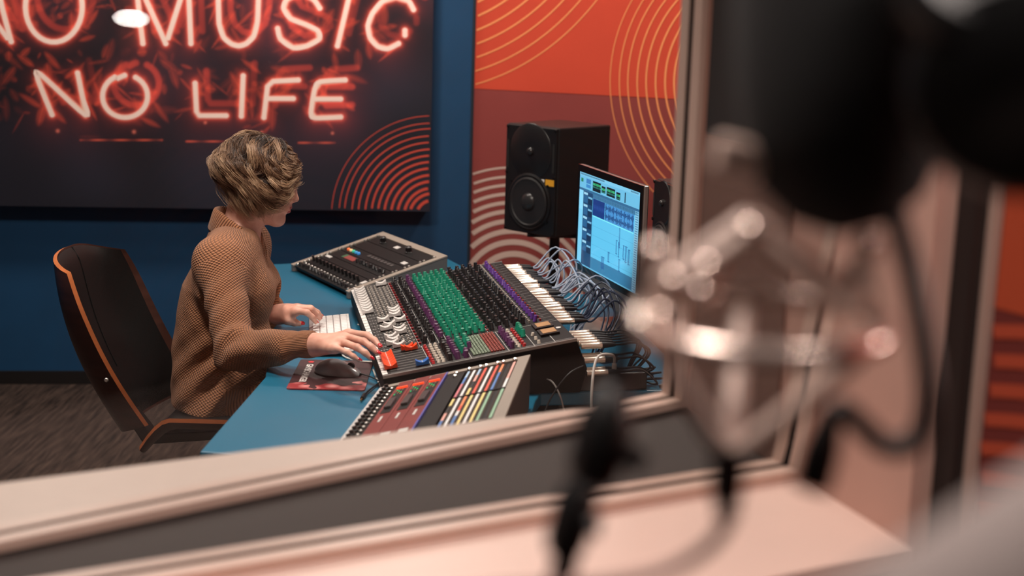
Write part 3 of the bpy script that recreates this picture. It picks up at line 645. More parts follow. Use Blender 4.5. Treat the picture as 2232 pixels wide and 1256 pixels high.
for i in range(9): link('rack_knob', smk, fr_, rp(0.148, 0.225+i*0.025, 0.001), (0,-rt_,i*2))
for i in range(8): rbox('rack_tag', 0.192, 0.204, 0.20+i*0.025, 0.218+i*0.025, 0.001, 0.003, M('unit_grey', (70,66,66), 0.5))
rbox('rack_tag', 0.224, 0.240, 0.39, 0.42, 0.001, 0.003, wl_m); rbox('rack_tag', 0.11, 0.122, 0.035, 0.075, 0.001, 0.002, wl_m); rbox('rack_tag', 0.06, 0.08, 0.44, 0.458, 0.001, 0.003, wl_m)
rbox('rack_tag', 0.286, 0.302, 0.205, 0.235, 0.001, 0.002, wl_m)
bigk = knob_mesh('rack_knob', kb, 0.013, 0.02)
for v in (0.11, 0.31): link('rack_knob', bigk, fr_, rp(0.294, v, 0.001), (0,-rt_,1))
# ================================================================ KEYBOARD, MOUSE, PAD
kbd = thing('keyboard', 'slim white computer keyboard with short white keys', 'keyboard', (-0.485, 3.72, DZ), R(8.5))
kt = R(5.5); alu = M('keyboard_aluminium', (196, 192, 190), 0.35, metal=0.6); keyw = M('key_white', (236, 232, 230), 0.45)
KD, KL = 0.112, 0.43
def kp_(x, y, z): return Vector((x*math.cos(kt)-z*math.sin(kt), y, 0.006+(x+KD/2)*math.sin(kt)+z*math.cos(kt)))
m = MB(); m.add([kp_(x, y, z) for z in (-0.0045, 0.0) for x, y in ((-KD/2,-KL/2),(KD/2,-KL/2),(KD/2,KL/2),(-KD/2,KL/2))], [(3,2,1,0),(4,5,6,7),(0,1,5,4),(1,2,6,5),(2,3,7,6),(3,0,4,7)]); m.build('body', alu, kbd, bevel=0.0012)
m = MB(); m.cyl((KD/2-0.01, -KL/2+0.02, 0.0078), (KD/2-0.01, KL/2-0.02, 0.0078), 0.0076, n=12); m.build('rear_foot', alu, kbd)
kcache = {}
def key(x, y, dx, dy):
    kk = (round(dx,4), round(dy,4))
    if kk not in kcache:
        b_ = MB(); b_.box((0,0,0.0011), (dx, dy, 0.0022), taper=0.96); kcache[kk] = b_.mesh('key', keyw)
    link('key', kcache[kk], kbd, kp_(x, y, 0.0), (0,-kt,0))
rows = [0.0405, 0.0205, 0.0015, -0.0175, -0.0365]
key_w = 0.0188
for r_, x in enumerate(rows):
    if r_ == 4:
        y = KL/2-0.006
        for wd in (1, 1, 1, 1.25, 5.6, 1.25, 1, 1, 1, 1, 1, 1, 2, 1, 1):
            if y-wd*key_w < -KL/2: break
            key(x, y-wd*key_w/2, 0.0172, wd*key_w-0.0022); y -= wd*key_w
    else:
        for j in range(22): key(x, KL/2-0.006-key_w*(j+0.5), 0.0166, key_w-0.0022)
for j in range(22): key(0.0525, KL/2-0.006-key_w*(j+0.5), 0.0062, key_w-0.0022)
cd = thing('keyboard_cable', 'thin white cable running from the keyboard under the hand to the console', 'cable', (-0.42, 3.5, DZ))
def cord(t, pts, r, mat, nm='cord'):
    l0 = Vector(t.location); mb = MB(); mb.tube(spline([Vector(p)-l0 for p in pts], 6), r, 8); return mb.build(nm, mat, t, smooth=True)
cord(cd, [(-0.435,3.545,DZ+0.006), (-0.42,3.50,DZ+0.004), (-0.385,3.462,DZ+0.004), (-0.34,3.44,DZ+0.008)], 0.0022, wht_c)
cd = thing('keyboard_cable', 'thin white cable leaving the far right side of the keyboard', 'cable', (-0.4, 3.8, DZ))
cord(cd, [(-0.424,3.83,DZ+0.012), (-0.40,3.83,DZ+0.006), (-0.375,3.80,DZ+0.004), (-0.372,3.77,DZ+0.004)], 0.0022, wht_c)
pad = thing('mouse_pad', 'dark mouse pad printed with pink flowers and white lettering', 'mouse pad', (-0.43, 3.327, DZ), R(1.5))
pw_, ph_ = 0.182, 0.272
pm = bpy.data.materials.new('pad_print'); pm.use_nodes = True; nt = pm.node_tree; b = nt.nodes['Principled BSDF']; b.inputs['Roughness'].default_value = 0.6
tc = nt.nodes.new('ShaderNodeTexCoord'); sx = nt.nodes.new('ShaderNodeSeparateXYZ'); nt.links.new(tc.outputs['Object'], sx.inputs[0])
vo = nt.nodes.new('ShaderNodeTexVoronoi'); vo.inputs['Scale'].default_value = 28; vo.inputs['Randomness'].default_value = 1; nt.links.new(tc.outputs['Object'], vo.inputs['Vector'])
mr = nt.nodes.new('ShaderNodeMapRange'); mr.inputs[1].default_value = -0.035; mr.inputs[2].default_value = -0.110; nt.links.new(sx.outputs['Y'], mr.inputs[0])
cr = nt.nodes.new('ShaderNodeValToRGB'); E_ = cr.color_ramp.elements; E_[0].color = (*lin((240,160,156)),1); E_[1].color = (*lin((150,40,44)),1); E_[0].position = 0.1; E_[1].position = 0.6
nt.links.new(vo.outputs['Distance'], cr.inputs[0])
wn = nt.nodes.new('ShaderNodeTexNoise'); wn.inputs['Scale'].default_value = 18; nt.links.new(tc.outputs['Object'], wn.inputs['Vector'])
ml = nt.nodes.new('ShaderNodeMath'); ml.operation = 'MULTIPLY_ADD'; ml.inputs[1].default_value = 2.4; nt.links.new(wn.outputs['Fac'], ml.inputs[0]); nt.links.new(mr.outputs[0], ml.inputs[2])
gt = nt.nodes.new('ShaderNodeMath'); gt.operation = 'GREATER_THAN'; gt.inputs[1].default_value = 1.85; nt.links.new(ml.outputs[0], gt.inputs[0])
mxc = nt.nodes.new('ShaderNodeMix'); mxc.data_type = 'RGBA'; mxc.inputs[6].default_value = (*lin((58,26,30)),1); nt.links.new(gt.outputs[0], mxc.inputs[0]); nt.links.new(cr.outputs[0], mxc.inputs[7]); nt.links.new(mxc.outputs[2], b.inputs['Base Color'])
rp_ = []
for cx_, cy_, a0 in ((pw_/2-.008,ph_/2-.008,0), (-pw_/2+.008,ph_/2-.008,90), (-pw_/2+.008,-ph_/2+.008,180), (pw_/2-.008,-ph_/2+.008,270)):
    for q in range(5): rp_.append((cx_+.008*math.cos(R(a0+q*22.5)), cy_+.008*math.sin(R(a0+q*22.5))))
m = MB(); m.prism(rp_, 0.0003, 0.0036); m.build('pad', pm, pad)
me = text_mesh('GAMECHANGER', 0.0225, 0.0006); me.materials.append(white); link('lettering', me, pad, (-0.062, 0.006, 0.0039), (0,0,-math.pi/2))
m = MB(); m.lathe([(0.008,0.0037),(0.008,0.004)], (-0.062,0.112,0), (0,0,1), 5); m.build('emblem', M('pad_red', (214,40,48), 0.5), pad)
mouse = thing('computer_mouse', 'glossy dark grey computer mouse on the mouse pad', 'mouse', (-0.415, 3.335, DZ+0.0038), R(-16))
m = MB(); NU, NV = 24, 20; vs = []
for i in range(NU+1):       # sections along the length: profile height and width
    t = i/NU; x = -0.058+0.116*t
    hgt = 0.038*(math.sin(math.pi*min(1, (t*0.94+0.03))**0.85))**0.62*(1-0.22*t); wid = 0.032*(math.sin(math.pi*(t*0.96+0.02)))**0.42*(1-0.10*math.exp(-((t-0.5)/0.15)**2))
    for j in range(NV+1):
        q = math.pi*j/NV; vs.append((x, wid*math.cos(q)*(1 if abs(math.cos(q)) < 0.9 else 1), max(hgt*math.sin(q)**0.75, 0.0)))
m.add(vs, [(i*(NV+1)+j, (i+1)*(NV+1)+j, (i+1)*(NV+1)+j+1, i*(NV+1)+j+1) for i in range(NU) for j in range(NV)]); m.build('shell', M('mouse_gloss', (140, 138, 140), 0.25, coat=0.5), mouse, smooth=True)
m = MB(); m.cyl((0.033,-0.0035,0.0215), (0.033,0.0035,0.0215), 0.009, n=14); m.build('scroll_wheel', black, mouse)
cd = thing('mouse_cable', 'thin black cable from the mouse across the desk to the rack', 'cable', (-0.33, 3.3, DZ))
cord(cd, [(-0.362,3.318,DZ+0.010), (-0.33,3.30,DZ+0.006), (-0.30,3.25,DZ+0.004), (-0.296,3.20,DZ+0.003)], 0.0017, blk_c)
cd = thing('adapter_cable', 'black audio cable with a gold plug by the rack corner', 'cable', (-0.32, 3.2, DZ))
cord(cd, [(-0.30,3.29,DZ+0.006), (-0.31,3.25,DZ+0.004), (-0.322,3.20,DZ+0.005), (-0.331,3.15,DZ+0.005)], 0.0022, blk_c)
m = MB(); m.cyl((-0.011,-0.05,0.005), (-0.0135,-0.082,0.005), 0.0045, n=10); m.build('plug_sleeve', blackm, cd)
m = MB(); m.cyl((-0.0135,-0.082,0.005), (-0.0145,-0.1,0.005), 0.002, n=8); m.build('plug_tip', M('brass', (200,160,90), 0.3, metal=1.0), cd)
cd = thing('white_cable', 'short white cable lying on the desk beside the console corner', 'cable', (-0.31, 3.25, DZ))
cord(cd, [(-0.335,3.385,DZ+0.003), (-0.318,3.30,DZ+0.003), (-0.302,3.235,DZ+0.003), (-0.294,3.19,DZ+0.003)], 0.0022, wht_c)
# ================================================================ COMPUTER
imac = thing('desktop_computer', 'all-in-one computer showing a blue audio editing screen', 'computer', (0.262, 3.942, DZ), math.atan2(0.955*-1, 0.297)+0.0)
# local: x runs along the screen (far -> near), y = out of the back, z up
IW, IZ0, IZ1 = 0.508, 0.068, 0.436
m = MB(); m.box((0,0.008,(IZ0+IZ1)/2), (IW, 0.016, IZ1-IZ0)); m.build('casing', M('imac_aluminium', (150,148,148), 0.35, metal=0.7), imac, bevel=0.004)
def back(i, j):
    x = (i-0.5)*IW*0.98; z = IZ0+(IZ1-IZ0)*j; return (x, 0.016+0.035*math.cos((i-0.5)*math.pi)**0.8*math.sin(math.pi*j)**0.7 if 0 < i < 1 and 0 < j < 1 else 0.016, z)
m = MB(); m.grid(back, 16, 12); m.build('back_shell', MATS['imac_aluminium'], imac, smooth=True)
m = MB(); m.box((0,-0.0005,(IZ0+0.058+IZ1)/2), (IW-0.003, 0.003, IZ1-IZ0-0.058)); m.build('bezel', M('bezel_glass', (10,10,11), 0.12), imac)
m = MB(); m.box((0,-0.0005,IZ0+0.029), (IW-0.002, 0.0028, 0.057)); m.build('chin', M('chin_aluminium', (126,122,120), 0.4, metal=0.6), imac)
# screen content
SW, SH = IW-0.040, 0.272; sx0, sz1 = -SW/2, IZ1-0.020
sv, sf, sc = [], [], []
def srect(a0, a1, b0, b1, c, lvl):
    o_ = len(sv); y = -0.0022-0.00005*lvl
    sv.extend([(sx0+a*SW, y, sz1-b_*SH) for a, b_ in ((a0,b0),(a1,b0),(a1,b1),(a0,b1))]); sf.append((o_,o_+1,o_+2,o_+3)); sc.append(lin(c))
srect(0,1,0,1,(92,186,226),0); srect(0,1,0,0.035,(120,190,222),1); srect(0,1,0.035,0.165,(104,180,216),1)
for i in range(26): srect(0.02+i*0.016,0.03+i*0.016,0.008,0.024,(40,80,110),2)
for i in range(12): srect(0.86+i*0.01,0.866+i*0.01,0.008,0.024,(40,80,110),2)
srect(0.025,0.065,0.06,0.10,(40,120,90),2); srect(0.12,0.20,0.05,0.10,(60,120,180),2); srect(0.12,0.20,0.11,0.145,(60,130,190),2)
for a0, a1, b0, b1 in ((0.235,0.375,0.05,0.155),(0.39,0.455,0.07,0.14),(0.475,0.615,0.06,0.15),(0.635,0.70,0.075,0.15)):
    srect(a0,a1,b0,b1,(12,26,38),2)
    for q in range(int((a1-a0)/0.02)): srect(a0+0.008+q*0.02,a0+0.018+q*0.02,b0+0.02,b0+0.045,(70,210,140),3); srect(a0+0.008+q*0.02,a0+0.016+q*0.02,b0+0.055,b0+0.07,(60,160,140),3)
srect(0.77,0.785,0.05,0.155,(16,40,60),2)
srect(0,1,0.165,0.19,(50,100,140),2); srect(0,0.245,0.19,1,(26,66,104),1); srect(0,0.075,0.19,0.99,(134,206,238),2); srect(0,0.075,0.40,0.99,(120,196,230),3)
srect(0.245,1,0.19,0.235,(64,120,160),2)
for i in range(40): srect(0.25+i*0.018,0.254+i*0.018,0.195,0.225,(30,60,90),3)
for i in range(5):
    srect(0.085,0.155,0.20+i*0.13,0.225+i*0.13,(150,200,226),3); srect(0.165,0.235,0.235+i*0.13,0.255+i*0.13,(110,170,206),3); srect(0.085,0.155,0.23+i*0.13,0.31+i*0.13,(40,92,136),3); srect(0.165,0.235,0.26+i*0.13,0.32+i*0.13,(16,44,74),3)
srect(0.25,0.455,0.235,0.41,(22,54,120),2); srect(0.46,0.93,0.235,0.41,(70,140,200),2)
for i in range(64):
    a0 = 0.46+i*0.0073; amp = 0.078*abs(math.sin(i*0.9)*math.sin(i*0.37+1))+0.012
    for cz_ in (0.28, 0.365): srect(a0,a0+0.0052,cz_-amp*0.5,cz_+amp*0.5,(14,38,96),3)
for i in range(24): srect(0.26+i*0.008,0.264+i*0.008,0.318-0.03*abs(math.sin(i*1.3)),0.318+0.03*abs(math.sin(i*1.3)),(40,76,150),3)
srect(0.25,0.93,0.412,0.424,(120,220,236),3)
for i in range(1,5): srect(0.25,0.94,0.42+i*0.1,0.4225+i*0.1,(66,150,196),2)
for a0, wd, b0, b1 in ((0.71,0.012,0.42,0.62),(0.665,0.02,0.56,0.70),(0.705,0.012,0.57,0.72),(0.78,0.02,0.58,0.72),(0.815,0.03,0.58,0.74),(0.54,0.03,0.72,0.82),(0.43,0.05,0.80,0.92),(0.72,0.02,0.74,0.86),(0.86,0.03,0.6,0.75)):
    for q in range(max(2,int(wd/0.008))): srect(a0+q*0.009,a0+q*0.009+0.0045,b0+0.01*math.sin(q*2),b1-0.012*math.cos(q*3),(24,70,136),3)
    srect(a0-0.004,a0+wd+0.006,b0,b0+0.006,(30,80,140),3); srect(a0-0.004,a0+wd+0.006,b1-0.006,b1,(30,80,140),3)
srect(0.245,0.94,0.86,1,(52,118,158),2); srect(0.94,1,0.19,1,(128,186,214),2)
for i in range(34): srect(0.948,0.99,0.2+i*0.023,0.208+i*0.023,(66,120,156),3)
srect(0,1,0.985,1,(96,170,206),4)
me = bpy.data.meshes.new('screen'); me.from_pydata(sv, [], sf); ca_ = me.color_attributes.new('Col', 'FLOAT_COLOR', 'CORNER')
ca_.data.foreach_set('color', np.repeat(np.c_[np.array(sc), np.ones(len(sc))], 4, axis=0).astype(np.float32).ravel()); me.materials.append(attr_mat('lit_screen', 0.15, emit=1.25)); link('screen', me, imac)['label'] = 'blue lit screen with waveform tracks'
# apple emblem on the chin
ap = []
for i in range(36):
    q = 2*math.pi*i/36; r_ = 0.0105*(1+0.10*math.cos(2*q)**2); x = r_*math.cos(q)*0.92; z = r_*math.sin(q)
    if z > 0: z *= 1-0.28*math.exp(-(x/0.004)**2)
    else: z *= 1-0.12*math.exp(-(x/0.003)**2)
    bx_, bz_ = x-0.0125, z-0.002
    dd = math.hypot(bx_, bz_)
    if dd < 0.0056: x = 0.0125+bx_/dd*0.0056; z = 0.002+bz_/dd*0.0056
    ap.append((x, z))
m = MB(); m.add([(x, -0.0025, IZ0+0.028+z) for x, z in ap], [tuple(range(36))]); m.add([(0.0005+0.002*math.cos(q)*0.8+0.002*math.sin(q*1.0), -0.0025, IZ0+0.0425+0.0042*math.sin(q)) for q in [i*math.pi/6 for i in range(12)]], [tuple(range(12))])
m.build('emblem', black, imac, recalc=False)
m = MB(); m.extr([(0,0.014,IZ0+0.12),(0,0.05,IZ0+0.13),(0,0.095,0.006),(0,0.085,0.0),(0,-0.075,0.0),(0,-0.075,0.005),(0,0.075,0.008)], -0.095, 0.095, (1,0,0)); m.build('stand_foot', M('foot_aluminium', (168,158,152), 0.35, metal=0.6), imac, bevel=0.002)
m = MB(); 
for i in range(3): m.add([(-IW/2+0.004+i*0.008, -0.0026, IZ0+0.038),(-IW/2+0.0105+i*0.008, -0.0026, IZ0+0.038),(-IW/2+0.0105+i*0.008, -0.0026, IZ0+0.052),(-IW/2+0.004+i*0.008, -0.0026, IZ0+0.052)], [(0,1,2,3)])
m.build('sticker', white, imac, recalc=False)
# ================================================================ LOUDSPEAKERS
def speaker(label, loc, ang, Wd, Hh, Dp, sticker):
    t = thing('loudspeaker', label, 'speaker', loc, ang)     # local: front faces -y
    body = M('speaker_black', (24,23,24), 0.5, var=0.1, vscale=80); bafm = M('speaker_baffle', (20,20,21), 0.35)
    m = MB(); m.box((0,0.004+Dp/2,Hh/2), (Wd, Dp, Hh)); m.build('cabinet', body, t, bevel=0.006)
    m = MB(); m.box((0,0.002,Hh/2), (Wd-0.006, 0.012, Hh-0.006)); m.build('baffle', bafm, t, bevel=0.003)
    wz, wr_ = Hh*0.30, Wd*0.385
    cone = M('woofer_cone', (34,33,34), 0.42); rub = M('rubber', (16,16,17), 0.38)
    m = MB(); m.lathe([(wr_*1.08,0), (wr_*1.08,0.004), (wr_*1.0,0.007), (wr_*0.93,0.004)], (0,-0.003,wz), (0,-1,0), 40); wf = m.build('woofer', rub, t, smooth=True)
    m = MB(); m.lathe([(wr_*0.93,0.006), (wr_*0.86,0.009), (wr_*0.80,0.005), (wr_*0.36,-0.001+0.004)], (0,-0.004,wz), (0,-1,0), 40); m.build('cone', cone, wf, smooth=True)
    m = MB(); m.ball((0,-0.008,wz), (wr_*0.34, 0.014, wr_*0.34), 24, 12); m.build('dust_cap', M('dust_cap', (44,43,44), 0.28), wf, smooth=True)
    tz = Hh*0.765; m = MB(); m.lathe([(Wd*0.40,0.0005), (Wd*0.385,0.003), (Wd*0.12,0.0015)], (0,-0.004,tz), (0,-1,0), 40); tw = m.build('waveguide', M('waveguide', (26,25,26), 0.30), t, smooth=True)
    m = MB(); m.ball((0,-0.006,tz), (Wd*0.062, 0.011, Wd*0.062), 20, 10); m.build('tweeter_dome', M('dome', (52,51,52), 0.22, metal=0.4), tw, smooth=True)
    sc_ = MB(); sc_.lathe([(0.0055,0),(0.005,0.003)], (0,0,0), (0,-1,0), 10); scm = sc_.mesh('bolt', blackm)
    for x, z in ((-.46,.03),(.46,.03),(-.46,.97),(.46,.97),(-.46,.55),(.46,.55),(-.35,.14),(.35,.14),(-.35,.47),(.35,.47)): link('bolt', scm, t, (x*Wd, -0.004, z*Hh))
    for s_ in (-1, 1):
        m = MB(); m.box((s_*Wd*0.44, -0.0045, Hh*0.72), (0.010, 0.002, Hh*0.26)); m.build('port_slot', M('port_black', (6,6,6), 0.8), t)
    if sticker:
        me = text_mesh('GENELEC', 0.021, 0.0004); me.materials.append(white); link('lettering', me, t, (0.0-Wd*0.02, -0.0050, Hh*0.553), (math.pi/2,0,0))
        m = MB(); m.box((Wd*0.385,-0.005,Hh*0.50), (0.04,0.001,0.022)); m.build('sticker', M('yellow_sticker', (226,160,40), 0.5), t)
        m = MB(); m.box((Wd*0.24,-0.005,Hh*0.512), (0.02,0.001,0.010)); m.build('sticker', white, t)
        for i in range(3): m = MB(); m.box((Wd*0.25,-0.0048,Hh*(0.86+i*0.03)), (0.018,0.001,0.004)); m.build('control_label', M('label_grey', (150,146,142), 0.6), t)
    return t
SPW = speaker('large black studio loudspeaker on a stand in front of the orange wall', (0.054, 4.958, 0.816), R(-43.5), 0.246, 0.383, 0.275, True)
speaker('small dark loudspeaker at the right, partly hidden by the window frame', (0.445, 4.20, 0.838), R(-75), 0.17, 0.27, 0.2, False)
def spk_stand(label, x, y, z, pl):
    t = thing('speaker_stand', label, 'stand', (x, y, 0))
    m = MB(); m.box((0,0,z-0.006), (pl,pl,0.010)); m.build('top_plate', blackm, t, bevel=0.002)
    m = MB(); m.box((0,0,(z-0.011+0.02)/2), (0.036,0.036,z-0.031)); m.build('pole', blackm, t, bevel=0.003)
    m = MB(); m.box((0,0,0.010), (0.3,0.3,0.02)); m.build('base', blackm, t, bevel=0.004)
spk_stand('black square pole stand under the large loudspeaker', 0.148, 5.06, 0.816, 0.2)
spk_stand('black pole stand under the small right loudspeaker', 0.545, 4.226, 0.838, 0.14)
# ================================================================ THINGS BEHIND THE CONSOLE
hub = thing('power_hub', 'long black powered hub with small switches on the desk behind the near rack', 'hub', (0.20, 3.285, DZ), R(12))
m = MB(); m.box((0,0,0.022), (0.25,0.062,0.042)); m.build('body', M('hub_black', (18,18,19), 0.35), hub, bevel=0.003)
sk = MB(); sk.lathe([(0.004,0),(0.004,0.003)], (0,0,0), (0,0,1), 8); skm = sk.mesh('switch', silver)
for i in range(6): link('switch', skm, hub, (-0.10+i*0.037, 0.012, 0.043))
m = MB(); m.box((-0.126,-0.005,0.03), (0.004,0.02,0.016)); m.build('front_plug', silver, hub)
cd = thing('usb_cable', 'white cable with a white plug hanging from the hub over the desk edge', 'cable', (0.19, 3.28, DZ))
cord(cd, [(0.247,3.27,DZ+0.066), (0.242,3.26,DZ+0.088), (0.205,3.235,DZ+0.088), (0.193,3.20,DZ+0.03), (0.194,3.17,DZ-0.05), (0.215,3.13,DZ-0.15), (0.25,3.12,DZ-0.25)], 0.0032, wht_c)
m = MB(); m.box((0.057,-0.01,0.053), (0.011,0.008,0.026)); m.build('plug', white, cd, bevel=0.001)
for lab_, pts, mt_ in (('thin grey cable looping from the near rack side over the hub', [(0.068,3.245,DZ+0.03),(0.10,3.20,DZ+0.035),(0.125,3.17,DZ-0.01),(0.14,3.16,DZ-0.10),(0.15,3.15,DZ-0.2)], M('cord_grey', (120,112,108), 0.5)),
                       ('thin black cable arching from the console side down to the rack', [(0.17,3.13+0.07,DZ+0.075),(0.135,3.175,DZ+0.06),(0.095,3.17,DZ+0.0),(0.075,3.15,DZ-0.06)], blk_c)):
    cd = thing('thin_cable', lab_, 'cable', pts[0]); cord(cd, pts, 0.002, mt_)
shelf = thing('side_cabinet', 'low dark brown cabinet behind the computer foot', 'cabinet', (0.74, 3.86, 0), R(10.9))
m = MB(); m.box((0,0,0.35), (0.30,0.62,0.70)); m.build('carcass', M('dark_brown_wood', (70,46,42), 0.45, var=0.15, vscale=8, stretch=(1,6,1)), shelf, bevel=0.003)
m = MB(); m.box((0,0,0.711), (0.32,0.64,0.02)); m.build('top', MATS['dark_brown_wood'], shelf, bevel=0.002)
for i in range(7):      # loose leads at the right end of the desk
    a0 = Vector((0.44+0.015*i, 3.52-0.03*i, DZ+0.012)); l_ = ('white' if i % 3 == 0 else 'black')
    cd = thing('loose_lead', 'loose %s lead drooping in the tangle right of the desk' % l_, 'cable', a0, 0, 'loose %s leads right of the desk' % l_)
    jx = rng.uniform(-.03,.05)
    cord(cd, [a0, a0+Vector((0.05,0.02,0.03+0.006*i)), a0+Vector((0.09+jx,-0.04,-0.02)), a0+Vector((0.10+jx,-0.06,-0.18)), a0+Vector((0.02+jx,-0.08,-0.24)), a0+Vector((0.06+jx,-0.12,-0.30))], 0.0028, wht_c if i % 3 == 0 else blk_c)
cd = thing('loose_lead', 'thick black lead making a wide loop right of the desk', 'cable', (0.40, 3.25, DZ))
cord(cd, [(0.36,3.30,DZ+0.005), (0.44,3.28,DZ+0.02), (0.53,3.26,DZ+0.0), (0.52,3.22,DZ-0.06), (0.43,3.22,DZ-0.08), (0.35,3.23,DZ-0.06)], 0.0045, blk_c)
# ================================================================ OFFICE CHAIR
ch = thing('office_chair', 'walnut plywood office chair with black leather padding', 'chair', (-0.82, 3.68, 0), R(1))
wd_m = M('walnut_veneer', (62, 34, 27), 0.4, var=0.35, vscale=3, stretch=(2, 2, 16), coat=0.3); edge_m = M('plywood_edge', (196, 112, 66), 0.4, var=0.15, vscale=30); leather = M('black_leather', (12,12,13), 0.5, bump=0.15, bscale=220, spec=0.3)
c0 = Vector(ch.location)
bs, bt_ = Vector((-0.100, 0, 0.513)), Vector((-0.292, 0, 0.965)); bd = (bt_-bs); bL = bd.length; bd.normalize(); bfwd = Vector((bd.z, 0, -bd.x))
def bk(h, t, off):
    Lh = (1.01-0.13*abs(t)**2.6); wdt = 0.208*(0.90+0.10*math.sin(math.pi*min(1,h*0.85+0.1)))*(1-0.10*(max(0,h-0.75)/0.25)**2)
    return bs+bd*(h*bL*Lh-0.03*(1-abs(t)**2)*(1-h)*0.0)+Vector((0.024*t-0.022, wdt*t, 0))+bfwd*((1-0.5*h**3)*(-0.062+0.112*abs(t)**4.2)+off-0.02*math.sin(math.pi*h))
def shell_mesh(fn, o0, o1, nu, nv):
    """two offset skins joined by a rim; rim gets material 1"""
    m = MB(); m.grid(lambda i, j: fn(i, j*2-1, o0), nu, nv); m.grid(lambda i, j: fn(i, j*2-1, o1), nu, nv); m.cur = 1
    n1_ = (nu+1)*(nv+1); ring_ = [i*(nv+1) for i in range(nu+1)]+[nu*(nv+1)+j for j in range(1,nv+1)]+[i*(nv+1)+nv for i in range(nu-1,-1,-1)]+[j for j in range(nv-1,0,-1)]
    m.add([m.v[i] for i in ring_]+[m.v[i+n1_] for i in ring_], [(i,(i+1)%len(ring_),len(ring_)+(i+1)%len(ring_),len(ring_)+i) for i in range(len(ring_))])
    return m
shell_mesh(bk, -0.011, 0.0, 24, 24).build('back_shell', [wd_m, edge_m], ch, smooth=True)
def padf(h, t, off): return bk(0.015+h*0.975, t*0.955, 0.0012+(0.021*(1-abs(t)**6)*(1-(2*h-1)**8) if off > 0.5 else 0.0))
shell_mesh(padf, 0.0, 1.0, 24, 24).build('back_pad', [leather, leather], ch, smooth=True)
m = MB(); m.tube([padf(h, 0.06, 1.0)+bfwd*0.001 for h in [0.3+i*0.07 for i in range(11)]], 0.0016, 6); m.build('seam', leather, ch)
def st_(i, t, off):
    x = -0.112+0.46*i; z = 0.515+0.052*abs(t)**4-0.075*max(0, (0.16-i)/0.16)**1.6*(0.4+0.6*abs(t))-0.04*max(0,(i-0.85)/0.15)**2
    return Vector((x, 0.245*t, z+off))
shell_mesh(st_, -0.011, 0.0, 24, 24).build('seat_shell', [wd_m, edge_m], ch, smooth=True)
def sp_(i, t, off): return st_(0.04+0.93*i, t*0.965, 0.001+(0.02*(1-abs(t)**8)*(1-(2*i-1)**8) if off > 0.5 else 0))
shell_mesh(sp_, 0.0, 1.0, 24, 24).build('seat_pad', [leather, leather], ch, smooth=True)
m = MB(); m.extr([(-0.262,0,0.60),(-0.240,0,0.60),(-0.135,0,0.455),(0.05,0,0.47),(0.05,0,0.445),(-0.155,0,0.425)], -0.03, 0.03, (0,1,0)); m.build('back_bracket', blackm, ch, bevel=0.004)
for y in (-0.205, ):
    m = MB(); m.lathe([(0.006,0),(0.006,0.002),(0.004,0.004)], bk(0.32,-1,0)+Vector((-0.03,-0.002,0)), (0,-1,0), 10); m.build('shell_screw', silver, ch)
m = MB(); m.cyl((0.1,0,0.06), (0.1,0,0.30), 0.028); m.cyl((0.1,0,0.30), (0.1,0,0.49), 0.016); m.build('gas_column', blackm, ch, smooth=True)
for i in range(5):
    q = i*2*math.pi/5+0.3; e = Vector((0.1+0.28*math.cos(q), 0.28*math.sin(q), 0.075))
    m = MB(); m.tube([(0.1,0,0.10), e], [0.024, 0.014], 8); lg = m.build('base_leg', blackm, ch)
    m = MB(); m.cyl((e.x-0.012*math.sin(q), e.y+0.012*math.cos(q), 0.028), (e.x+0.012*math.sin(q), e.y-0.012*math.cos(q), 0.028), 0.027); m.cyl((e.x,e.y,0.04),(e.x,e.y,0.075),0.008); m.build('caster', black, lg)
